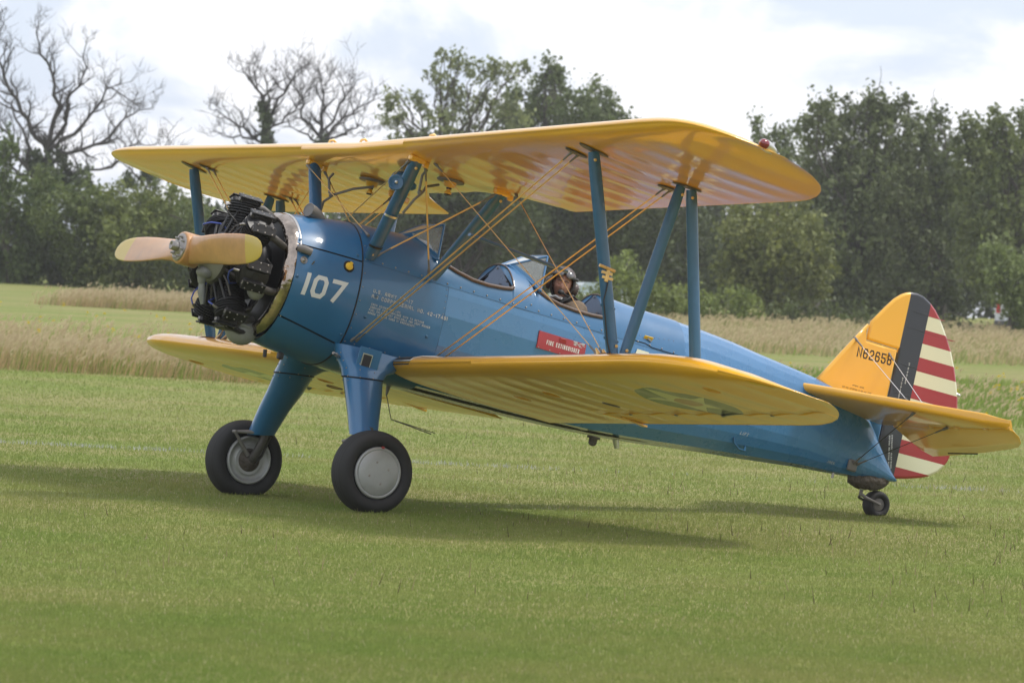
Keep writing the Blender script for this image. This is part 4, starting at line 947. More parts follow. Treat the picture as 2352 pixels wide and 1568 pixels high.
for t in (.745, .91):
    q = on_strut(t, 0, 0); mb = MB(); rows = [[q+D_.normalized()*h+Vector((math.cos(a)*.06, math.sin(a)*.031, 0)) for a in np.linspace(0, 2*PI, 15)[:-1]] for h in (-.008, .008)]; mb.grid(rows, closed_u=True); mb.sphere(q+Vector((.063, 0, 0)), .009, 6, 5); part('hose_clamp', mb, 'bluestrut', pit)

# ---------------------------------------------------------------- bracing wires
def wire(name, a, b, r=.0075, m='goldrefl', ends=True):
    a, b = Vector(a), Vector(b); d = (b-a).normalized(); mb = MB(); mb.tube([a, b], r, 8, flat=(1, 0, 0) if abs(d.x) < .9 else (0, 0, 1))
    o = part(name, mb, m)
    if ends:
        for p, s in ((a, 1), (b, -1)):
            mb = MB(); mb.tube([p-d*s*.01, p+d*s*.03, p+d*s*.05, p+d*s*.11, p+d*s*.13], [.013, .013, .008, .008, .005], 7); part('terminal', mb, 'hose', o)
    return o
for sd in (-1, 1):
    zf = UW.pt(1.50, 3.12, False).z; zr = UW.pt(2.33, 3.12, False).z
    for k in (0, 1):
        wire('flying_wire', (1.39+.042*k, sd*.50, -.385+.01*k), (1.475+.06*k, sd*3.12, zf))
        wire('flying_wire', (2.11+.064*k, sd*.50, LW.pt(2.11, .5, True).z+.0), (2.315+.055*k, sd*3.12, zr))
    wire('landing_wire', (1.515, sd*.96, UW.pt(1.515, .96, False).z), (2.0, sd*3.22, LW.pt(2.0, 3.22, True).z), .006)
    wire('landing_wire', (2.27, sd*.96, UW.pt(2.27, .96, False).z), (2.055, sd*3.22, LW.pt(2.055, 3.22, True).z), .006)
    wire('cabane_wire', (1.485, sd*.87, 1.04), (1.945, sd*.455, .30), .0075); wire('cabane_wire', (2.14, sd*.87, .99), (1.445, sd*.47, .31), .0075)
    wire('cabane_wire', (1.33, sd*.87, 1.04), (1.40, -sd*.34, .47), .0065)
    strut('wire_spreader', (1.50, sd*1.80, .495), (2.40, sd*1.80, .44), .03, .05, cdir=(0, 0, 1), m='bluestrut')
    for x in (1.50, 2.33):
        mb = MB(); w = UW; pts = [w.pt(x+.10*math.cos(t), sd*(3.13+.035*math.sin(t)), False)-Vector((0, 0, .004)) for t in np.linspace(0, 2*PI, 15)[:-1]]; mb.add(pts, [tuple(range(14))]); mb.add([p-Vector((0, 0, .008)) for p in pts], [tuple(range(14))]); part('wire_plate', mb, 'hose')
    for x in (2.0, 2.06):
        mb = MB(); p = LW.pt(x, 3.24, True); mb.tube([Vector((x, sd*3.25, p.z-.01)), Vector((x, sd*3.18, p.z+.045))], [.02, .010], 8); part('wire_lug', mb, 'goldrefl')
# fuel gauge housings and fuel pipes under the centre section
for y in (-.62, .60):
    x = 1.86 if y < 0 else 1.80; z = UW.pt(x, y, False).z; mb = MB()
    mb.lathe((x, y, z), (0, 0, -1), [(0, .10), (.012, .105), (.02, .10), (.022, .055), (.06, .045), (.065, .02), (.10, .018), (.105, .03), (.12, .028), (.12, 0)], 20); g = part('fuel_gauge', mb, 'yellow')
    mb = MB(); mb.lathe((x, y, z-.004), (0, 0, -1), [(0, .108), (.010, .112), (.018, .104), (.018, .06)], 20); part('flange', mb, 'hose', g)
    mb = MB(); mb.lathe((x, y, z-.068), (0, 0, -1), [(0, .024), (.03, .014), (.05, .014), (.052, .028), (.06, .026), (.06, 0)], 10); part('drain', mb, 'black', g)
for sd in (-1, 1):
    mb = MB(); mb.tube([(1.80, sd*.55, .985), (1.66, sd*.62, .93), (1.57, sd*.76, .86), (1.50, sd*.78, .78), (1.46, sd*.72, .66)], .011, 7); mb.tube([(1.54, sd*.80, 1.03), (1.51, sd*.80, .98), (1.53, sd*.77, .86)], .011, 7); mb.sphere((1.545, sd*.76, .85), .022, 8, 6); part('fuel_pipe', mb, 'hose')
mb = MB(); mb.box((1.62, -.3, .93), (.09, .34, .07), bev=.02); mb.sphere((1.60, -.32, .99), (.10, .09, .05), 12, 8); part('fuel_valve', mb, 'bluestrut')

# ---------------------------------------------------------------- windscreens
def screen(x0, z0, x1, z1, xr, zr):
    fr = M['blue']; B = [Vector((x0, -.07, z0)), Vector((x0, .07, z0))]; T = [Vector((x1, -.19, z1)), Vector((x1, .19, z1))]; Rr = [Vector((xr, -.345, zr)), Vector((xr, .345, zr))]
    panes = [[B[0], B[1], T[1], T[0]], [B[0], T[0], Rr[0]], [B[1], Rr[1], T[1]]]
    mb = MB(); edges = [(B[0], B[1]), (T[0], T[1]), (B[0], T[0]), (B[1], T[1]), (T[0], Rr[0]), (T[1], Rr[1]), (B[0], Rr[0]), (B[1], Rr[1])]
    for i, (a, b) in enumerate(edges): mb.tube([a, b], .014 if i > 5 else .010, 6)
    o = part('windscreen', mb, 'blue')
    for p in panes:
        c = sum(p, Vector())/len(p); q = [v.lerp(c, .04) for v in p]; n = (q[1]-q[0]).cross(q[2]-q[0]).normalized()*.002
        mb = MB(); k = len(q); mb.add([v+n for v in q]+[v-n for v in q], [tuple(range(k)), tuple(range(2*k-1, k-1, -1))]+[(i, (i+1) % k, k+(i+1) % k, k+i) for i in range(k)]); part('pane', mb, 'glass', o)
    # triangular metal skirt under the side panes
    for s in (0, 1):
        mb = MB(); a, b = B[s], Rr[s]; mb.add([a, b, b.lerp(T[s], .14), a.lerp(T[s], .16)], [(0, 1, 2, 3)]); mb.add([v+Vector((0, .004*(1 if s else -1), 0)) for v in (a, b, b.lerp(T[s], .14), a.lerp(T[s], .16))], [(0, 1, 2, 3)]); part('skirt', mb, 'blue', o)
screen(1.85, .592, 2.12, .745, 2.05, .44); screen(2.84, .60, 3.11, .745, 3.03, .435)

# ---------------------------------------------------------------- tail
def tail_slab(name, rows, m): 
    mb = MB(); mb.grid(rows, closed_u=True); mb.add(rows[0], [tuple(range(len(rows[0])))]); mb.add(rows[-1], [tuple(range(len(rows[0])))]); return part(name, mb, m)
for sd in (-1, 1):
    rows = []
    for t in [0, .1, .25, .4, .55, .7, .8, .88, .94, .98, 1]:
        y = .06+1.74*t; xl = 5.80+ (6.80-5.80)*t**1.08; 
        if t > .9: xl = xl
        xh = 6.745+.045*t; zl = .335-.02*t; zh = .235+.035*t; c = max(.03, xh-xl); th = min(.040, c*.3+.010); row = []
        for k in range(9): s = (1-math.cos(PI/2*k/8)); row.append((s, 1))
        for s, _ in row: pass
        pr = [(0, 0), (.006, .5), (.025, .82), (.08, .97), (.2, 1), (.5, .95), (.8, .75), (1, .55)]
        up = [Vector((xl+c*s, sd*y, zl+(zh-zl)*s+th*h)) for s, h in pr]; lo = [Vector((xl+c*s, sd*y, zl+(zh-zl)*s-th*h)) for s, h in pr[1:]][::-1]
        rows.append(up+lo)
    st = tail_slab('stabilizer', rows, 'yellow')
    rows = []
    ET = [(.20, 7.12, .085), (.27, 7.2, .054), (.55, 7.205, .076), (1.0, 7.20, .12), (1.35, 7.17, .155), (1.55, 7.12, .17), (1.68, 7.04, .19), (1.76, 6.95, .22), (1.80, 6.85, .25)]
    for y in [.20, .235, .27, .4, .55, .8, 1.0, 1.2, 1.35, 1.45, 1.55, 1.62, 1.68, 1.72, 1.76, 1.785, 1.80]:
        xt, zt = ip(y, ET, 1), ip(y, ET, 2); t = (y-.06)/1.74; xh = 6.76+.045*t; zh = .235+.035*t; th = .020
        pr = [(0, .5), (.06, .9), (.3, .8), (.7, .45), (1, .12)]
        rows.append([Vector((xh+(xt-xh)*s, sd*y, zh+(zt-zh)*s+th*h)) for s, h in pr]+[Vector((xh+(xt-xh)*s, sd*y, zh+(zt-zh)*s-th*h)) for s, h in pr[::-1]])
    el = tail_slab('elevator', rows, 'yellow')
    mb = MB(); mb.tube([(7.10, sd*.62, .07), (7.16, sd*.95, .095)], .006, 5); part('tab_rod', mb, 'black', el)
    mb = MB()
    for y in (.3, .75, 1.1, 1.5): t = (y-.06)/1.74; mb.box((6.755+.045*t, sd*y, .213+.035*t), (.05, .03, .03), bev=.006)
    part('hinge', mb, 'goldrefl', el, kind='stuff')
    zb = .26
    for a, b in (((6.335, 0, .875), (6.52, sd*.80, .335)), ((6.70, 0, .84), (6.73, sd*.82, .29))): wire('tail_brace_wire', a, b, .005, 'silver')
    for a, b in (((6.50, sd*.13, -.19), (6.40, sd*1.0, .265)), ((6.53, sd*.13, -.19), (6.76, sd*1.0, .225))): wire('tail_brace_wire', a, b, .005, 'black')
    mb = MB(); mb.box((6.50, sd*.13, -.20), (.09, .035, .10), bev=.01); part('brace_lug', mb, 'hose')
def flat_profile(name, outline, th, m, cx, hw0=0):
    """closed outline in x-z given real, rounded thickness"""
    n = len(outline); c = Vector((sum(p[0] for p in outline)/n, 0, sum(p[1] for p in outline)/n)); mb = MB()
    rings = []
    for y, k in ((-th, .94), (-th*.75, .975), (-th*.3, 1), (th*.3, 1), (th*.75, .975), (th, .94)):
        ring = []
        for i in range(n):
            p0, p1, p2 = outline[i-1], outline[i], outline[(i+1) % n]; t = Vector((p2[0]-p0[0], p2[1]-p0[1])); t.normalize(); nn = Vector((t.y, -t.x)); s_ = (1-k)*.35
            ring.append(Vector((p1[0]-nn.x*s_*sgn(outline), y, p1[1]-nn.y*s_*sgn(outline))))
        rings.append(ring)
    mb.grid(rings, closed_u=True); mb.add(rings[0], [tuple(range(n))]); mb.add(rings[-1], [tuple(range(n))]); return part(name, mb, m)
def sgn(o): return 1 if sum(o[i-1][0]*o[i][1]-o[i][0]*o[i-1][1] for i in range(len(o))) > 0 else -1
fin = flat_profile('fin', [(6.036, .44), (6.12, .565), (6.22, .72), (6.325, .875), (6.428, 1.024), (6.432, .96), (6.448, .882), (6.62, .882), (6.780, .882), (6.783, .6), (6.786, .30), (6.6, .22), (6.3, .35)], .022, 'yellow', 0)
rud = flat_profile('rudder', [(6.458, .892), (6.450, .97), (6.455, 1.052), (6.511, 1.129), (6.569, 1.21), (6.638, 1.298), (6.703, 1.355), (6.745, 1.38), (6.79, 1.397), (6.863, 1.407), (6.934, 1.396), (7.013, 1.362), (7.083, 1.314), (7.16, 1.243), (7.257, 1.121), (7.341, 1.0), (7.41, .875), (7.467, .747), (7.512, .626), (7.553, .45), (7.575, .30), (7.564, .145), (7.548, .075), (7.52, .026), (7.465, -.04), (7.39, -.09), (7.31, -.125), (7.15, -.17), (7.035, -.195), (6.9, -.18), (6.80, -.15), (6.796, .2), (6.793, .6), (6.790, .892)], .019, 'rudder', 0)
flat_profile('sternpost', [(6.60, .23), (6.70, .285), (6.787, .292), (6.788, .05), (6.789, -.2), (6.60, -.2)], .030, 'blue', 0)
mb = MB(); mb.sphere((7.50, 0, .66), (.03, .018, .018), 10, 8); mb.sphere((7.52, 0, .66), .016, 8, 6); part('tail_light', mb, 'silver', rud)
mb = MB()
for z in (.525, .775, 1.1, 1.245):
    for s in (-1, 1): mb.tube([(6.84, s*.0195, z+.0), (7.2 if z > 1.2 else 7.35, s*.018, z)], .0025, 4)
part('rib_tape', mb, 'rudder', rud, kind='stuff')
# tail wheel
mb = MB(); rows = []
for h, (x0_, x1_, wy) in ((-.235, (6.56, 7.0, .075)), (-.275, (6.57, 6.99, .08)), (-.30, (6.58, 6.975, .08)), (-.322, (6.63, 6.94, .07)), (-.340, (6.67, 6.90, .06)), (-.350, (6.71, 6.84, .04))):
    rows.append([Vector(((x0_+x1_)/2+(x1_-x0_)/2*math.cos(t)+.006*math.sin(5*t+h*90), wy*math.sin(t), h+(((x0_+x1_)/2+(x1_-x0_)/2*math.cos(t))-6.78)*.13+.008*math.sin(7*t+h*50))) for t in np.linspace(0, 2*PI, 25)[:-1]])
mb.grid(rows, closed_u=True); mb.add(rows[-1], [tuple(range(24))])
part('canvas_boot', mb, 'canvas')
TWc = Vector((6.915, 0, -.452)); Rw = ground_b(TWc.x, 0); rt_ = (TWc-Rw).length*math.cos(.2077)
mb = MB(); mb.tube([(6.735, 0, -.36), (6.735, 0, -.40), (6.76, -.055, -.425), (6.84, -.07, -.44), (6.905, -.07, -.452)], [.018, .018, .014, .012, .012], 8); mb.tube([(6.735, 0, -.40), (6.76, .055, -.425), (6.84, .07, -.44), (6.905, .07, -.452)], .012, 8); part('tail_wheel_fork', mb, 'hose')
def flatten(mb, c):
    R = RB.to_3x3(); Ri = R.inverted()
    for i, v in enumerate(mb.v):
        w = b2w(v)
        if w.z < .006: w.z = .006; mb.v[i] = tuple(Ri @ (w-HUBW))
def tyre(name, c, R_, w, rin, n=48):
    """profile lathe about the axle, pressed flat where it stands"""
    mb = MB(); pr = []
    for k in range(25):
        a = -PI*.42 + PI*1.84*k/24 - PI/2
        pass
    h = w/2; rm = (R_+rin)/2; rt = (R_-rin)/2
    for k in range(23):
        t = -PI*.86+2*PI*.86*k/22; cx, sy = math.cos(t), math.sin(t)
        e = .78; x_ = h*math.copysign(abs(sy)**e, sy); y_ = rm+rt*math.copysign(abs(cx)**.9, cx)
        pr.append((x_, y_))
    mb.lathe(c, (0, 1, 0), pr, n)
    for a in (-h*.38, h*.38):           # tread grooves
        pass
    flatten(mb, c); return mb
tw_ = tyre('t', TWc, .120, .125, .052, 32); two = part('tail_wheel', tw_, 'rubber')
mb = MB(); mb.lathe(TWc, (0, 1, 0), [(-.046, 0), (-.048, .02), (-.040, .03), (-.044, .052), (-.038, .056), (.038, .056), (.044, .052), (.04, .03), (.048, .02), (.046, 0)], 20); part('hub', mb, 'hose', two)

# ---------------------------------------------------------------- main gear
for sd in (-1, 1):
    C = Vector((1.495 if sd < 0 else 1.50, sd*1.13, -1.391)); C = Vector((C.x, C.y, C.z))
    t_ = tyre('t', C, .322, .24, .188, 56); wo = part('main_wheel', t_, 'rubber')
    mb = MB()
    for a, rr_ in ((.062, .3165), (.030, .3210), (0, .3225), (-.030, .3210), (-.062, .3165)): mb.lathe(C, (0, sd, 0), [(a-.0025, rr_-.001), (a, rr_+.001), (a+.0025, rr_-.001)], 56)
    flatten(mb, C); part('tread_groove', mb, 'dark', wo)
    mb = MB(); mb.lathe(C, (0, sd, 0), [(.075, .190), (.096, .201), (.108, .196), (.112, .182), (.106, .176)], 40); part('rim', mb, 'hub', wo)
    mb = MB(); mb.lathe(C, (0, sd, 0), [(.100, .175), (.109, .173), (.112, .168), (.118, .10), (.120, .0)], 40); hc = part('hub_cap', mb, 'hub', wo)
    mb = MB()
    for a in (.5, 2.0, 3.6, 5.1): q = C+Vector((math.cos(a)*.085, sd*.116, math.sin(a)*.085)); mb.lathe(q, (0, sd, 0), [(0, .010), (.004, .009), (.004, .004), (.002, 0)], 8)
    if sd < 0: mb2 = MB(); mb2.box(C+Vector((-.01, -.108, .197)), (.022, .012, .018)); part('red_mark', mb2, 'red', wo)
    part('cap_screws', mb, 'steel', wo, kind='stuff')
    # inner brake side
    mb = MB(); mb.lathe(C, (0, -sd, 0), [(.075, .190), (.096, .201), (.110, .192), (.112, .176), (.095, .172), (.09, .125), (.10, .118)], 40); part('inner_rim', mb, 'hub', wo)
    mb = MB(); mb.lathe(C, (0, -sd, 0), [(.06, .115), (.098, .11), (.105, .06), (.15, .045), (.155, 0)], 28); part('brake_drum', mb, 'canvas', wo)
    # axle, oleo, torque links
    P = Vector((1.495, sd*.95, -1.13)) if sd < 0 else Vector((1.53, sd*.93, -1.17))
    mb = MB(); mb.tube([C+Vector((0, -sd*.10, 0)), C+Vector((0, -sd*.17, .02)), P+Vector((0, 0, -.06)), P+Vector((.0, -sd*.03, .08))], [.035, .038, .036, .036], 10)
    mb.tube([P+Vector((.06, 0, .0)), C+Vector((.09, -sd*.13, .06)), C+Vector((.05, -sd*.12, -.02))], .012, 7); part('oleo_leg', mb, 'oleo')
    mb = MB(); kn = Vector((1.29, sd*.97, -1.20)); mb.tube([P+Vector((-.10, sd*.02, .0)), kn], [.020, .011], 7); mb.tube([P+Vector((-.10, -sd*.04, .0)), kn], [.018, .011], 7); mb.tube([kn, C+Vector((-.04, -sd*.15, .03))], [.013, .018], 7); mb.tube([kn+Vector((0, -.03, 0)), kn+Vector((0, .03, 0))], .014, 7); part('torque_link', mb, 'hose')
    # leg fairing
    def legsec(cx, cy, cz, chord, thick, n=18, sl=0):
        return [Vector((cx+math.cos(a)*chord/2*(1 if math.cos(a) < 0 else 1), cy+sd*math.sin(a)*thick/2*(1-.35*math.cos(a)), cz+sl*math.cos(a)*chord/2)) for a in [2*PI*k/n for k in range(n)]]
    dxs = 0 if sd < 0 else .045
    rows = [legsec(1.515, sd*.60, -.665, .335, .215, sl=.13), legsec(1.505+dxs*.3, sd*.70, -.81, .305, .20, sl=.13), legsec(1.485+dxs*.6, sd*.81, -.96, .265, .18, sl=.13), legsec(1.468+dxs, sd*(.915 if sd < 0 else .945), -1.11 if sd < 0 else -1.175, .232, .155, sl=.2)]
    mb = MB(); mb.grid(rows, closed_u=True); mb.add(rows[-1], [tuple(range(18))]); lf = part('leg_fairing', mb, 'blue')
    mb = MB(); r0 = legsec(1.515, sd*.598, -.662, .340, .222, sl=.13); mb.tube(r0+[r0[0]], .005, 5, cap=False); part('fairing_bead', mb, 'dark', lf)
    # upper cuff blending from the belly
    rows = [legsec(1.60, sd*.40, -.42, .60, .22, sl=.03), legsec(1.595, sd*.43, -.50, .57, .235, sl=.0), legsec(1.57, sd*.49, -.555, .50, .24, sl=.02), legsec(1.535, sd*.545, -.60, .40, .235, sl=.08), legsec(1.515, sd*.595, -.655, .35, .228, sl=.13)]
    mb = MB(); mb.grid(rows, closed_u=True); cf = part('leg_cuff', mb, 'blue')
    mb = MB()
    for r in rows[1:]:
        for k in (4, 6, 8, 10, 13, 15): mb.sphere(r[k if sd < 0 else k], .0065, 6, 4)
    for k in range(0, 18, 2): mb.sphere(legsec(1.513, sd*.61, -.69, .335, .215, sl=.13)[k], .0055, 6, 4)
    part('cuff_screws', mb, 'steel', cf, kind='stuff')
# data plate, access door and jack peg on the port cuff
rt2 = Matrix.Rotation(math.radians(7), 4, 'X') @ Matrix.Rotation(math.radians(-4), 4, 'Z')
pc = Vector((1.49, -.622, -.53)); nn_ = rt2.to_3x3() @ Vector((0, -1, 0))
mb = MB(); mb.box(pc+Vector((.02, .006, 0)), (.19, .010, .22), rot=rt2, bev=.003); ad = part('access_door', mb, 'blue')
mb = MB(); mb.box(pc+nn_*.004, (.084, .006, .125), rot=rt2); part('plate_frame', mb, 'silver', ad)
mb = MB(); mb.box(pc+nn_*.008, (.070, .004, .110), rot=rt2); part('data_plate', mb, 'mesh', ad)
mb = MB(); mb.tube([(1.31, -.50, -.535), (1.27, -.53, -.53)], .016, 8); mb.tube([(1.27, -.53, -.53), (1.23, -.55, -.525)], .012, 8); part('exhaust_peg', mb, 'steel')

# ---------------------------------------------------------------- engine
eng = MB(); eng.lathe((0, 0, 0), (1, 0, 0), [(.13, .0), (.13, .06), (.17, .075), (.22, .12), (.27, .155), (.30, .185), (.315, .19)], 28)
eng.sphere((.24, -.03, -.14), (.07, .06, .05), 10, 8); eng.tube([(.23, -.02, -.13), (.235, -.015, -.19), (.25, .0, -.215)], [.04, .034, .03], 9); eng.tube([(.25, 0, -.20), (.27, .0, -.30), (.30, .0, -.38)], [.024, .03, .016], 9)
E_ = part('engine', eng, 'grey')
mb = MB(); mb.lathe((0, 0, 0), (1, 0, 0), [(.312, .0), (.314, .205), (.34, .215), (.56, .215), (.60, .24), (.66, .25), (.70, .22)], 28); part('crankcase', mb, 'black', E_)
mb = MB(); mb.lathe((0, 0, 0), (1, 0, 0), [(.740, .2), (.742, .42), (.76, .47), (.80, .48)], 48); part('firewall_disc', mb, 'black', E_)
# polished collector ring
mb = MB(); mb.lathe((0, 0, 0), (1, 0, 0), [(.800, .487), (.77, .486), (.735, .476), (.71, .458), (.698, .438), (.70, .42), (.72, .41), (.75, .41)], 72)
mb.v = [(x, y, z-.035*(1 if z < 0 else .0)*min(1, abs(z)/.4)) for x, y, z in mb.v]; part('collector_ring', mb, 'chrome', E_)
mb = MB(); mb.lathe((0, 0, 0), (1, 0, 0), [(.797, .488), (.80, .494), (.812, .494), (.815, .486)], 72); mb.v = [(x, y, z-.035*(1 if z < 0 else .0)*min(1, abs(z)/.4)) for x, y, z in mb.v]; part('ring_lip', mb, 'silver', E_)
def cylinder(k):
    a = PI/2 + 2*PI*k/7; d = Vector((0, math.cos(a), math.sin(a))); t = Vector((0, -math.sin(a), math.cos(a))); X = Vector((1, 0, 0)); cx = .46
    mb = MB(); pr = [(.20, .075)]
    h = .235
    while h < .395: pr += [(h, .085), (h+.004, .110), (h+.009, .110), (h+.013, .085)]; h += .021
    pr.append((.40, .08)); mb.lathe((cx, 0, 0), d, pr, 22, smooth=False)
    pr = []; h = .385
    while h < .475: r = .132-.25*max(0, h-.43); pr += [(h, .10), (h+.004, r), (h+.009, r), (h+.012, .10)]; h += .021
    pr.append((.485, .075)); pr.append((.50, .03)); mb.lathe((cx, 0, 0), d, pr, 22, smooth=False)
    cy = part('cylinder', mb, 'fin', E_)
    R3 = Matrix((X, t, d)).transposed()
    mb = MB()
    for s in (-1, 1):                     # two splayed rocker boxes with lids
        q = Vector((cx, 0, 0))+d*.490+t*(s*.070); Rr = (R3 @ Matrix.Rotation(-s*.42, 3, 'X')).to_4x4()
        mb.box(q+X*.0, (.185, .072, .056), rot=Rr, bev=.014); mb.box(q+Rr.to_3x3() @ Vector((.0, 0, .031)), (.197, .080, .014), rot=Rr, bev=.004)
        mb.box(q+Rr.to_3x3() @ Vector((-.03, 0, -.04)), (.07, .05, .05), rot=Rr, bev=.01)
        for i in range(7):                # finned neck
            mb.box(q+Rr.to_3x3() @ Vector((.03, 0, -.03-.012*i)), (.11, .085, .005), rot=Rr)
    rk = part('rocker_box', mb, 'black', E_)
    mb = MB()
    for s in (-1, 1):
        q = Vector((cx, 0, 0))+d*.490+t*(s*.070); Rr = (R3 @ Matrix.Rotation(-s*.42, 3, 'X'))
        pm = MB(); pm.tube([Vector((.33, 0, 0))+d*.205+t*(s*.045), q+X*(-.055)-d*.02], .0115, 7); part('pushrod_tube', pm, 'black', E_)
        for x in (-.065, 0, .065):
            for y in (-.026, .026): mb.lathe(q+Rr @ Vector((x, y, .034)), Rr @ Vector((0, 0, 1)), [(0, .0065), (.010, .006), (.010, 0)], 6)
        mb.lathe(q+Rr @ Vector((-.085, 0, 0)), Rr @ Vector((-1, 0, 0)), [(0, .017), (.008, .016), (.008, .008), (.004, 0)], 10)
    part('rocker_bolt', mb, 'steel', E_, kind='stuff')
    # spark plug elbow and ignition lead
    mb = MB(); p0 = Vector((cx-.085, 0, 0))+d*.435; p1 = p0+X*(-.055); mb.tube([p0, p1, p1+X*(-.02)-d*.015], [.012, .011, .009], 7); part('spark_plug', mb, 'steel', E_)
    mb = MB(); e0 = p1+X*(-.02)-d*.015; mb.tube([e0, e0+X*(-.015)+t*.03-d*.03, e0+X*(.01)+t*.085-d*.07, e0+X*(.06)+t*.13-d*.12, e0+X*(.14)+t*.12-d*.18], .0065, 6); part('ignition_lead', mb, 'wire' if k in (3, 4, 6, 2) else 'black', E_)
    mb = MB(); f0 = Vector((cx+.085, 0, 0))+d*.43-t*.03; mb.tube([f0, f0+X*.05-t*.02, f0+X*.09-t*.07-d*.08, f0+X*.07-t*.10-d*.17], [.010, .008, .007, .007], 6); mb.tube([Vector((.34, 0, 0))+d*.20-t*.10, Vector((.36, 0, 0))+d*.27-t*.125, Vector((.40, 0, 0))+d*.36-t*.10], .008, 6); part('oil_line', mb, 'oleo', E_)
    # exhaust and intake stubs running aft into the ring
    mb = MB(); mb.tube([Vector((cx+.06, 0, 0))+d*.455+t*.06, Vector((cx+.12, 0, 0))+d*.46+t*.085, Vector((cx+.19, 0, 0))+d*.43+t*.09, Vector((cx+.25, 0, 0))+d*.40+t*.085], [.028, .030, .030, .028], 10); part('exhaust_stub', mb, 'oleo', E_)
    mb = MB(); mb.tube([Vector((cx+.06, 0, 0))+d*.44-t*.06, Vector((cx+.12, 0, 0))+d*.42-t*.08, Vector((cx+.16, 0, 0))+d*.33-t*.08, Vector((cx+.17, 0, 0))+d*.22-t*.06], [.024, .026, .024, .024], 9); part('intake_pipe', mb, 'black', E_)
for k in range(7): cylinder(k)
mb = MB(); mb.sphere((.66, -.03, -.50), (.13, .115, .115), 16, 10); mb.tube([(.55, -.12, -.46), (.68, -.13, -.47)], .02, 8); part('oil_sump', mb, 'grey', E_)
mb = MB(); mb.tube([(.47, -.16, -.50), (.60, -.13, -.52), (.75, -.10, -.50)], .022, 8); mb.box((.52, -.05, -.50), (.12, .22, .06), bev=.015); mb.tube([(.86, -.12, -.60), (.87, -.12, -.66)], .016, 8); mb.box((.98, -.16, -.62), (.05, .04, .06), bev=.008); part('drain_pipe', mb, 'black', E_)
mb = MB(); mb.sphere((.56, -.34, -.20), (.07, .075, .075), 14, 9); part('magneto_cover', mb, 'grey', E_)

# ---------------------------------------------------------------- propeller (at rest)
mb = MB(); R_P = 1.33
def blade(sd):
    rows = []; n = 16
    for r, ch, tk, tw, xo in ((.0, .225, .150, 0, .085), (.06, .228, .150, 4, .085), (.12, .225, .135, 14, .085), (.2, .222, .105, 26, .082), (.32, .225, .072, 32, .078), (.5, .238, .050, 29, .07), (.7, .245, .038, 24, .065), (.9, .24, .028, 20, .062), (1.06, .225, .020, 17, .06), (1.17, .20, .015, 15, .06), (1.25, .165, .012, 14, .06), (1.305, .115, .009, 14, .06), (1.33, .05, .005, 14, .06)):
        a = math.radians(tw)*-sd; c, s = math.cos(a), math.sin(a); row = []
        for k in range(n):
            t = 2*PI*k/n; u = math.cos(t)*ch/2; w = math.sin(t)*tk/2*(1 if math.sin(t) < 0 else .55)
            row.append(Vector((xo+w*c+u*s, sd*r, -u*c+w*s)))
        rows.append(row)
    return rows
for sd in (-1, 1):
    mb = MB(); rows = blade(sd); mb.grid(rows[:9], closed_u=True); 
    for q in rows[8:9]: mb.add(q, [tuple(range(16))])
    if sd < 0: mb.lathe((0, 0, 0), (1, 0, 0), [(.0, .0), (.0, .124), (.012, .130), (.15, .132), (.16, .11), (.16, 0)], 32)
    if sd < 0: pr_ = part('propeller', mb, 'wood')
    else: part('blade', mb, 'wood', pr_)
    mb = MB(); mb.grid(rows[8:], closed_u=True); mb.add(rows[-1], [tuple(range(16))]); part('painted_tip', mb, 'tip', pr_)
mb = MB(); mb.lathe((0, 0, 0), (-1, 0, 0), [(-.002, .112), (.008, .110), (.012, .10), (.012, .06), (.020, .055), (.020, 0)], 28)
for k in range(8): a = 2*PI*k/8+.2; mb.lathe((-.008, math.cos(a)*.085, math.sin(a)*.085), (-1, 0, 0), [(0, .013), (.008, .013), (.008, .009), (.026, .009), (.026, 0)], 6)
part('hub_plate', mb, 'steel', pr_)
mb = MB(); mb.lathe((-.018, 0, 0), (-1, 0, 0), [(0, .040), (.06, .036), (.06, .024), (.04, .022), (.04, 0)], 18); mb.tube([(-.045, -.03, .0), (-.045, .03, 0)], .008, 6); part('hub_nut', mb, 'steel', pr_)

# ---------------------------------------------------------------- things on the cowl and fuselage
mb = MB(); d_ = Vector((-.80, -.25, .12)).normalized(); q = Vector((1.00, -.12, .545)); mb.tube([q-d_*.10-Vector((0, 0, .035)), q-d_*.04-Vector((0, 0, .008)), q+d_*.02, q+d_*.06], [.045, .052, .055, .055], 14, cap=False); mb.lathe(q+d_*.06, d_, [(0, .055), (.003, .058), (.004, .05), (-.02, .048), (-.025, 0)], 16); part('cooling_scoop', mb, 'hose')
yq = side_y(.82, .19, 0)
mb = MB(); mb.tube([(.79, yq+.01, .20), (.81, yq-.035, .198), (.87, yq-.05, .188)], [.030, .031, .030], 12, cap=False); mb.lathe((.87, yq-.05, .188), (.9, -.35, -.1), [(0, .030), (.002, .027), (-.02, .025), (-.03, 0)], 14); part('exhaust_outlet', mb, 'hose')
mb = MB(); q = Vector((.83, side_y(.83, .115, -.006), .115)); mb.lathe(q, (0, -1, .15), [(0, .030), (.012, .030), (.014, .024), (.006, .018), (.016, .012), (.018, 0)], 16); part('primer_knob', mb, 'steel'); 
mb = MB(); mb.tube([(.90, side_y(.9, .10, 0), .10), (.905, side_y(.9, .10, 0)-.02, .125)], .006, 6); part('toggle', mb, 'steel')
q = Vector((1.215, side_y(1.215, .165, 0), .165)); nrm = Vector((0, -1, .33)).normalized()
mb = MB(); mb.lathe(q-nrm*.002, nrm, [(0, .048), (.004, .047), (.005, .0)], 24); fc = part('filler_recess', mb, 'dark')
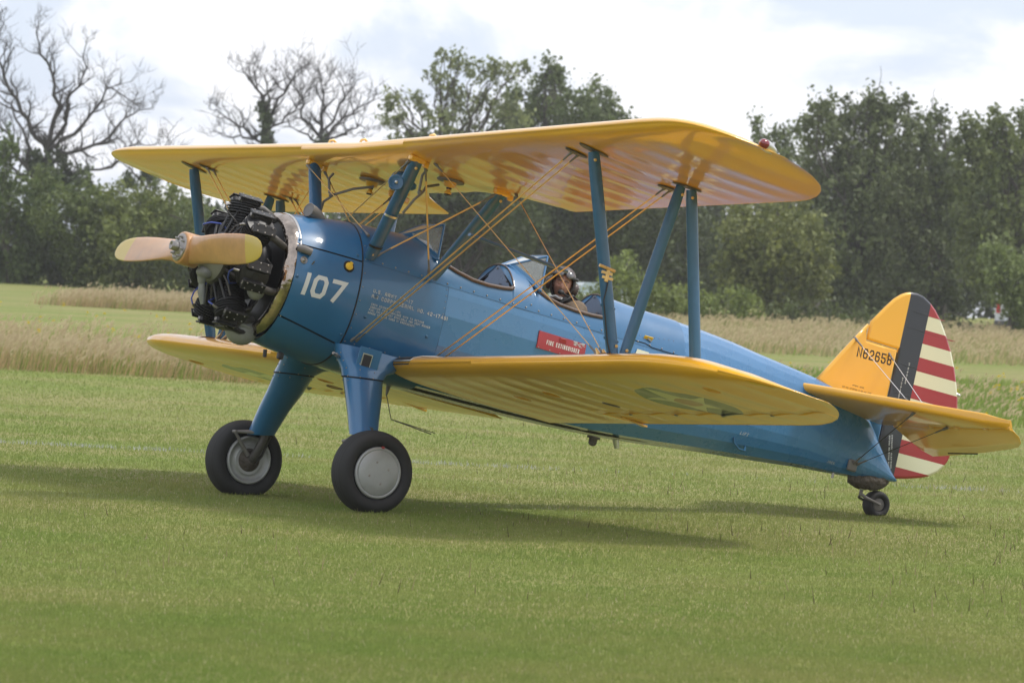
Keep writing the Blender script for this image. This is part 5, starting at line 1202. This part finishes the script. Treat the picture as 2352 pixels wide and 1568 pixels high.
mb = MB(); mb.lathe(q+nrm*.002, nrm, [(0, .031), (.010, .031), (.013, .028), (.013, 0)], 20); mb.box(q+nrm*.018, (.022, .012, .066), rot=Matrix.Rotation(math.radians(18), 4, 'Y')); part('filler_cap', mb, 'capyel', fc)
# footstep, antenna wire mast under the belly, belly fittings
mb = MB(); mb.lathe((2.03, -.05, -.60), (0, 0, -1), [(0, .022), (.03, .016), (.07, .010), (.09, .005)], 10); mb.tube([(2.03, -.05, -.68), (2.12, -.05, -.86), (2.50, -.06, -.89)], .0045, 6); mb.tube([(2.12, -.05, -.86), (2.53, -.06, -.875)], .0035, 5); part('whip_antenna', mb, 'hose')
mb = MB(); z = -.56; mb.lathe((3.95, -.12, z), (0, 0, -1), [(0, .055), (.015, .055), (.018, .036), (.06, .034), (.075, .02), (.08, 0)], 14); part('belly_beacon', mb, 'canvas')
mb = MB(); mb.tube([(4.17, -.1, -.53), (4.20, -.1, -.60)], [.030, .022], 8); part('belly_post', mb, 'silver')
mb = MB(); mb.tube([(6.36, -.08, -.30), (6.36, -.08, -.345)], .012, 8); part('tie_down_post', mb, 'steel')
mb = MB(); ys_ = side_y(5.27, -.28, 0); mb.tube([(5.20, side_y(5.2, -.26, 0), -.26), (5.21, ys_-.02, -.305), (5.26, ys_-.03, -.345), (5.33, ys_-.02, -.345), (5.35, side_y(5.35, -.30, 0), -.305)], .009, 7); part('lift_handle', mb, 'bluestrut')
# lid latch
mb = MB(); q = Vector((4.13, side_y(4.13, .315, .006), .315)); mb.box(q, (.085, .008, .05), rot=Matrix.Rotation(math.radians(33), 4, 'X'), bev=.002); lt = part('latch', mb, 'capyel')
mb = MB(); mb.box(q+Vector((.01, -.008, -.004)), (.045, .008, .014), rot=Matrix.Rotation(math.radians(20), 4, 'Y')); part('latch_key', mb, 'steel', lt)
# raised lower edge of the baggage lid
mb = MB(); pts = [Vector((x, side_y(x, z, .006), z)) for x, z in ((3.99, .27), (4.10, .272), (4.17, .255), (4.47, .255))]; mb.tube(pts, .003, 5); part('lid_edge', mb, 'dark')

# fire extinguisher panel
def on_side(x0, z0, slope=0., off=.004, facet=True):
    def f(s, t):
        x = x0+s; z = z0+t+slope*s; return Vector((x, side_y(x, z, off), z))
    return f
mb = MB(); x0, x1 = 3.052, 3.515; rows = []
for z in (-.025, .01, .045, .08, .115): rows.append([Vector((x, side_y(x, z, .008), z)) for x in np.linspace(x0, x1, 8)])
mb.grid(rows, smooth=False); 
top = rows[-1]; bot = rows[0]
for rr in (top, bot): mb.grid([rr, [p+Vector((0, .012, 0)) for p in rr]], smooth=False)
for k in (0, -1): mb.grid([[r[k] for r in rows], [r[k]+Vector((0, .012, 0)) for r in rows]], smooth=False)
fp = part('extinguisher_panel', mb, 'red', recalc=False)
mb = MB(); mb.box((3.285, side_y(3.285, .085, .011), .088), (.062, .008, .036), rot=Matrix.Rotation(math.radians(6), 4, 'X'), bev=.002); part('panel_catch', mb, 'red', fp)
mb = MB()
for x in (3.07, 3.18, 3.28, 3.40): mb.sphere((x, side_y(x, -.018, .009), -.018), .006, 6, 4)
part('panel_screw', mb, 'steel', fp, kind='stuff')
mb = MB()
for k in range(22):
    x = random.uniform(3.38, 3.50); z = random.uniform(.075, .112); l_ = random.uniform(.006, .022); h_ = random.uniform(.002, .005)
    mb.add([Vector((x+a*l_, side_y(x+a*l_, z+b*h_, .0095), z+b*h_)) for a, b in ((-1, -.4), (.3, -1), (1, .4), (-.2, 1))], [(0, 1, 2, 3)])
part('chipped_paint', mb, 'faded', fp, kind='stuff', recalc=False)
def letters(name, txt, h, w, gap, st, x, z, m, slope=0., off=.004, parent=None, shear=0., step=.03):
    base = on_side(x, z, slope, off)
    o, _ = lettering(name, txt, h, w, gap, st, lambda s, t: base(s+shear*t, t), m if not isinstance(m, str) else M[m], plane if parent is None else parent, step=step)
    if parent is None: o.location = -B0
    if name == 'stencil_text': o['kind'] = 'stuff'
    return o
letters('number_107', '107', .178, .128, .030, .034, .862, -.148, 'white', .02, .003, shear=.07, step=.02)
letters('stencil_text', 'U.S. ARMY PT-17', .030, .021, .009, .0052, 1.468, .022, 'faded', .0, .003)
letters('stencil_text', 'AIR CORPS SERIAL NO. 42-17491', .030, .0205, .0085, .0052, 1.462, -.022, 'faded', .0, .003)
for i, (tx, w_) in enumerate((('CREW WEIGHT 400 LBS.', .0115), ('SERVICE THIS AIRPLANE WITH 73 OCTANE', .0115), ('FUEL ONLY. IF NOT AVAILABLE THE NEXT HIGHER', .0105), ('GRADE WILL BE USED IN EMERGENCY.', .0112))):
    letters('stencil_text', tx, .0165, w_, .0045, .0033, 1.475-.004*i, -.078-.0235*i, 'faded', .004, .003)
letters('panel_text', 'FIRE EXTINGUISHER', .036, .0145, .0065, .0062, 3.135, .022, 'white', .0, .0105, parent=fp)
letters('lift_text', 'LIFT', .028, .018, .010, .005, 5.235, -.225, 'faded', .0, .010, shear=.3)
letters('jack_text', 'JACK', .022, .016, .007, .004, 6.24, -.235, 'faded', .0, .008)
letters('number_text', '107', .42, .19, .055, .062, 3.87, -.215, 'cream', .0, .010)
# fin and rudder print
def fin_text(name, txt, h, w, gap, st, x, z, m, parent, slope=0., vert=False, y=-.0225):
    def f(s, t):
        if vert: return Vector((x-t*math.cos(slope)+s*math.sin(slope), y, z+s*math.cos(slope)+t*math.sin(slope)))
        return Vector((x+s*math.cos(slope)-t*math.sin(slope), y, z+s*math.sin(slope)+t*math.cos(slope)))
    o, _ = lettering(name, txt, h, w, gap, st, f, M[m], parent, step=1); return o
fin_text('registration', 'N62658', .088, .050, .0135, .0125, 6.375, .722, 'black', fin, slope=.03)
fin_text('stencil_text', 'ATSNI 19S0', .014, .009, .005, .0025, 6.40, .47, 'black', fin, slope=.03)
fin_text('stencil_text', 'CG-42-2TSPOG-G-18-42-TSE', .014, .009, .0042, .0025, 6.30, .435, 'black', fin, slope=.03)
fin_text('stencil_text', '1001-10001-1100PD1-0-17-42', .013, .0095, .0045, .0027, 6.90, .36, 'white', rud, vert=True, y=-.0198)
fin_text('stencil_text', '2SPG-0-0-18-42', .013, .0095, .0045, .0027, 6.935, .62, 'white', rud, vert=True, y=-.0198)
fin_text('stencil_text', 'DISCONNECT ELECTRICAL WIRING', .014, .0105, .0045, .003, 6.905, .16, 'white', rud, slope=-math.radians(78), y=-.0198)
fin_text('stencil_text', 'BEFORE REMOVING RUDDER.', .014, .0105, .0045, .003, 6.88, .15, 'white', rud, slope=-math.radians(78), y=-.0198)

# ================================================================== PILOT
PH = Vector((3.405, -.01, .585))                      # head centre in body frame
pil = bpy.data.objects.new('person', None); COL.objects.link(pil)
pil.matrix_world = Matrix.Translation(b2w((3.42, 0, -.10))) @ RB
tag(pil, 'pilot in brown helmet with goggles and microphone, seated in the rear cockpit', 'person')
PB = Vector((3.42, 0, -.10))
def ppart(name, mb, m, parent=None):
    o = mb.build(name, m, pil if parent is None else parent)
    if parent is None: o.location = -PB
    return o
FD = Vector((-.50, -.86, -.10)).normalized()           # the way the face looks
UPV = Vector((.13, .10, 1)); UPV = (UPV-FD*UPV.dot(FD)).normalized(); RTV = FD.cross(UPV)   # his right side
HM = Matrix((RTV, -FD, UPV)).transposed()              # local: x right(his), y back, z up
def hp_(x, y, z): return PH+HM @ Vector((x, y, z))
def skin_chain(joints, edges, root):
    me = bpy.data.meshes.new('t'); me.from_pydata([tuple(j[0]) for j in joints], edges, []); me.update()
    o = bpy.data.objects.new('t', me); COL.objects.link(o); o.modifiers.new('s', 'SKIN'); 
    for i, j in enumerate(joints): me.skin_vertices[0].data[i].radius = (j[1], j[1]) if not isinstance(j[1], tuple) else j[1]; me.skin_vertices[0].data[i].use_root = (i == root)
    sb = o.modifiers.new('d', 'SUBSURF'); sb.levels = 2; sb.render_levels = 2
    dg = bpy.context.evaluated_depsgraph_get(); me2 = bpy.data.meshes.new_from_object(o.evaluated_get(dg)); bpy.data.objects.remove(o)
    return [v.co.copy() for v in me2.vertices], [tuple(p.vertices) for p in me2.polygons]
pel, chest, neck = Vector((3.52, 0, -.10)), Vector((3.51, 0, .26)), Vector((3.45, 0, .44))
J = [(pel, .15), (Vector((3.52, 0, .08)), .145), (chest, (.17, .14)), (Vector((3.475, 0, .375)), .11), (neck, .065), (Vector((3.42, -.005, .50)), .058),
     (Vector((3.50, -.17, .385)), .092), (Vector((3.38, -.26, .08)), .058), (Vector((3.12, -.16, .02)), .045), (Vector((3.05, -.12, .03)), .035),
     (Vector((3.50, .17, .385)), .092), (Vector((3.38, .26, .08)), .058), (Vector((3.14, .10, .0)), .045), (Vector((3.07, .05, .0)), .035),
     (Vector((3.20, -.12, -.12)), .09), (Vector((2.88, -.14, -.12)), .065), (Vector((3.20, .12, -.12)), .09), (Vector((2.88, .14, -.12)), .065)]
V_, F_ = skin_chain(J, [(0, 1), (1, 2), (2, 3), (3, 4), (4, 5), (2, 6), (6, 7), (7, 8), (8, 9), (2, 10), (10, 11), (11, 12), (12, 13), (0, 14), (14, 15), (0, 16), (16, 17)], 0)
mb = MB(); mb.add(V_, F_, smooth=True)
# head: sculpted ball
def head():
    n, m_ = 36, 28; rows = []
    for i in range(m_+1):
        ph = PI*i/m_; row = []
        for k in range(n):
            t = 2*PI*k/n; x, y, z = math.sin(ph)*math.cos(t), math.sin(ph)*math.sin(t), math.cos(ph)      # y back, -y front
            jaw = max(0, -z-.15); X = x*.078*(1-.42*jaw); Y = y*.098*(1-.12*jaw if y < 0 else 1-.3*jaw); Z = z*.125
            if y < 0:
                f = -y; g = lambda cx, cz, sx, sz: math.exp(-((x-cx)/sx)**2-((z-cz)/sz)**2)
                Y -= .026*g(0, -.20, .15, .14)*f + .016*g(0, -.02, .10, .2)*f                             # nose tip, bridge
                Y += .014*(g(.36, .10, .2, .11)+g(-.36, .10, .2, .11))                                    # eye sockets
                Y -= .008*g(0, .24, .6, .09)                                                              # brow
                Y -= .009*(g(.48, -.22, .22, .2)+g(-.48, -.22, .22, .2))                                  # cheeks
                Y -= .008*g(0, -.50, .26, .05); Y += .007*g(0, -.555, .28, .025); Y -= .008*g(0, -.61, .22, .05)  # lips
                Y -= .012*g(0, -.85, .3, .12)                                                             # chin
            row.append(hp_(X, Y, Z))
        rows.append(row)
    return rows
hm = MB(); hm.grid(head(), closed_u=True)
for s in (-1, 1):                                       # ears, mostly under the helmet
    hm.sphere(hp_(s*.078, .01, -.01), (.012, .02, .03), 10, 8)
off = len(mb.v); mb.v += [tuple(v) for v in hm.v]; mb.f += [tuple(i+off for i in f) for f in hm.f]; mb.sm += hm.sm; mb.mi += [0]*len(hm.f)
# hands with fingers on the stick and throttle
for hx, hy, hz, s in ((3.035, -.115, .035, -1), (3.05, .04, .005, 1)):
    c = Vector((hx, hy, hz)); mb.sphere(c, (.045, .018, .04), 12, 8)
    for i in range(4):
        b = c+Vector((-.025, -s*.0, .026-.018*i)); mb.tube([b, b+Vector((-.03, s*.012, 0)), b+Vector((-.038, s*.038, -.004)), b+Vector((-.018, s*.05, -.004))], [.010, .0095, .009, .007][:4], 7)
    mb.tube([c+Vector((.01, s*.012, .035)), c+Vector((-.018, s*.03, .05)), c+Vector((-.035, s*.042, .045))], [.012, .011, .009], 7)
body = ppart('body', mb, 'skin')
# jacket: the torso and sleeves grown a little larger
JJ = [(j[0], (j[1]+.018) if not isinstance(j[1], tuple) else tuple(q+.018 for q in j[1])) for j in J]
sel = [0, 1, 2, 3, 6, 7, 8, 10, 11, 12]; mp_ = {o: i for i, o in enumerate(sel)}
V_, F_ = skin_chain([JJ[i] for i in sel], [(mp_[a], mp_[b]) for a, b in [(0, 1), (1, 2), (2, 3), (2, 6), (6, 7), (7, 8), (2, 10), (10, 11), (11, 12)]], 0)
mb = MB(); mb.add(V_, F_, smooth=True); jk = ppart('jacket', mb, 'jacket')
mb = MB(); pts = [Vector((3.44+.085*math.cos(t), .085*math.sin(t), .465+.02*math.cos(t))) for t in np.linspace(0, 2*PI, 15)]; mb.tube(pts, .026, 8, cap=False); part_c = mb.build('collar', M['strap'], jk)
mb = MB()
for s in (-1, 1): mb.tube([Vector((3.34, s*.09, .25)), Vector((3.36, s*.105, .42)), Vector((3.46, s*.12, .505)), Vector((3.58, s*.11, .46)), Vector((3.68, s*.08, .28))], .026, 6, flat=(0, 1, 0))
mb.build('harness', M['strap'], jk)
mb = MB(); mb.tube([Vector((3.38, -.10, .455)), Vector((3.33, -.075, .465)), Vector((3.31, -.01, .45))], .017, 8); mb.build('scarf_edge', M['silver'], jk)
# helmet: shell open at the face
def helmet_rows(k, front=0):
    rows = []; n = 40
    for i in range(17):
        ph = PI*.80*i/16; row = []
        for q in range(n+1):
            # azimuth from one face edge round the back to the other
            open_ = .0 if ph < .95 else min(1, (ph-.95)/.22)*1.02
            t = -PI/2+open_ + (2*PI-2*open_)*q/n
            x, y, z = math.sin(ph)*math.cos(t), math.sin(ph)*math.sin(t), math.cos(ph)
            row.append(hp_(x*.108*k, y*.128*k+.012, z*.140*k+.012))
        rows.append(row)
    return rows
mb = MB(); mb.grid(helmet_rows(1.0)); mb.grid(helmet_rows(.93))
ra, rb = helmet_rows(1.0), helmet_rows(.93)
mb.grid([ra[-1], rb[-1]]); mb.grid([[r[0] for r in ra], [r[0] for r in rb]]); mb.grid([[r[-1] for r in ra], [r[-1] for r in rb]])
hl = ppart('helmet', mb, 'helmet')
mb = MB(); mb.tube([r[0] for r in ra[5:]], .010, 7); mb.tube([r[-1] for r in ra[5:]], .010, 7); mb.build('edge_roll', M['strap'], hl)
mb = MB(); rows = [[hp_(math.sin(ph)*math.cos(t)*.1105, math.sin(ph)*math.sin(t)*.131+.012, math.cos(ph)*.143+.012) for t in np.linspace(-.5, PI+.2, 18)] for ph in np.linspace(.02, .82, 8)]; mb.grid(rows); mb.build('crown_panel', M['helmcloth'], hl)
for s in (-1, 1):
    mb = MB(); c = hp_(s*.108, .02, -.015); ax = HM @ Vector((s, 0, 0)); mb.lathe(c-ax*.015, ax, [(0, .052), (.02, .056), (.038, .046), (.046, .02), (.047, 0)], 20); ec = mb.build('ear_cup', M['helmet'], hl)
    mb = MB(); 
    for a in (0, 2.1, 4.2): mb.sphere(c+ax*.03+HM @ Vector((0, .025*math.cos(a), .025*math.sin(a))), .008, 6, 5)
    mb.build('stud', M['steel'], hl)
    # brow goggles
    mb = MB(); e = hp_(s*.040, -.118, .083); nx = HM @ Vector((s*.35, -.9, .35)).normalized(); mb.lathe(e-nx*.008, nx, [(0, .030), (.014, .033), (.020, .030), (.020, .0)], 16); gg = mb.build('goggle_cup', M['goggle'], hl)
mb = MB(); mb.tube([hp_(math.cos(t)*.116, math.sin(t)*.137+.012, .068) for t in np.linspace(-PI*.38, PI*1.38, 26)], .012, 6, flat=(0, 0, 1)); mb.build('goggle_strap', M['strap'], hl)
mb = MB(); mb.tube([hp_(-.112, .0, -.04), hp_(-.095, -.07, -.085), hp_(-.05, -.115, -.075), hp_(-.02, -.135, -.068)], [.006, .006, .006, .012], 7); mb.sphere(hp_(-.008, -.142, -.066), (.028, .022, .022), 12, 8); mb.build('microphone', M['strap'], hl)
# eyes, brows
mb = MB()
for s in (-1, 1): mb.tube([hp_(s*.012, -.102, .028), hp_(s*.028, -.104, .034), hp_(s*.048, -.092, .026)], .0045, 6)
mb.build('eyebrows', mat('grey brow hair', (.10, .08, .07), .8), body)
for s in (-1, 1):
    mb = MB(); mb.sphere(hp_(s*.029, -.083, .010), .011, 10, 8); ey = mb.build('eye', mat('eye white', (.55, .50, .46), .2), body)
    mb = MB(); mb.tube([hp_(s*.016, -.094, .014), hp_(s*.029, -.0975, .018), hp_(s*.043, -.090, .013)], .004, 6); mb.tube([hp_(s*.016, -.093, .006), hp_(s*.029, -.096, .003), hp_(s*.043, -.089, .006)], .004, 6); mb.build('eyelids', M['skin'], body)

# thin summer haze over the whole field
def haze():
    mb = MB(); mb.box((0, 1450, 9.5), (3100, 3220, 26)); m = bpy.data.materials.new('haze air'); m.use_nodes = True; nt = m.node_tree; nt.nodes.clear()
    o_ = nt.nodes.new('ShaderNodeOutputMaterial'); v = nt.nodes.new('ShaderNodeVolumePrincipled'); v.inputs['Color'].default_value = (.97, .98, 1, 1); v.inputs['Density'].default_value = HAZE; v.inputs['Anisotropy'].default_value = .3
    nt.links.new(v.outputs[0], o_.inputs['Volume']); tag(mb.build('haze', m), kind='stuff')
HAZE = .00036
haze()
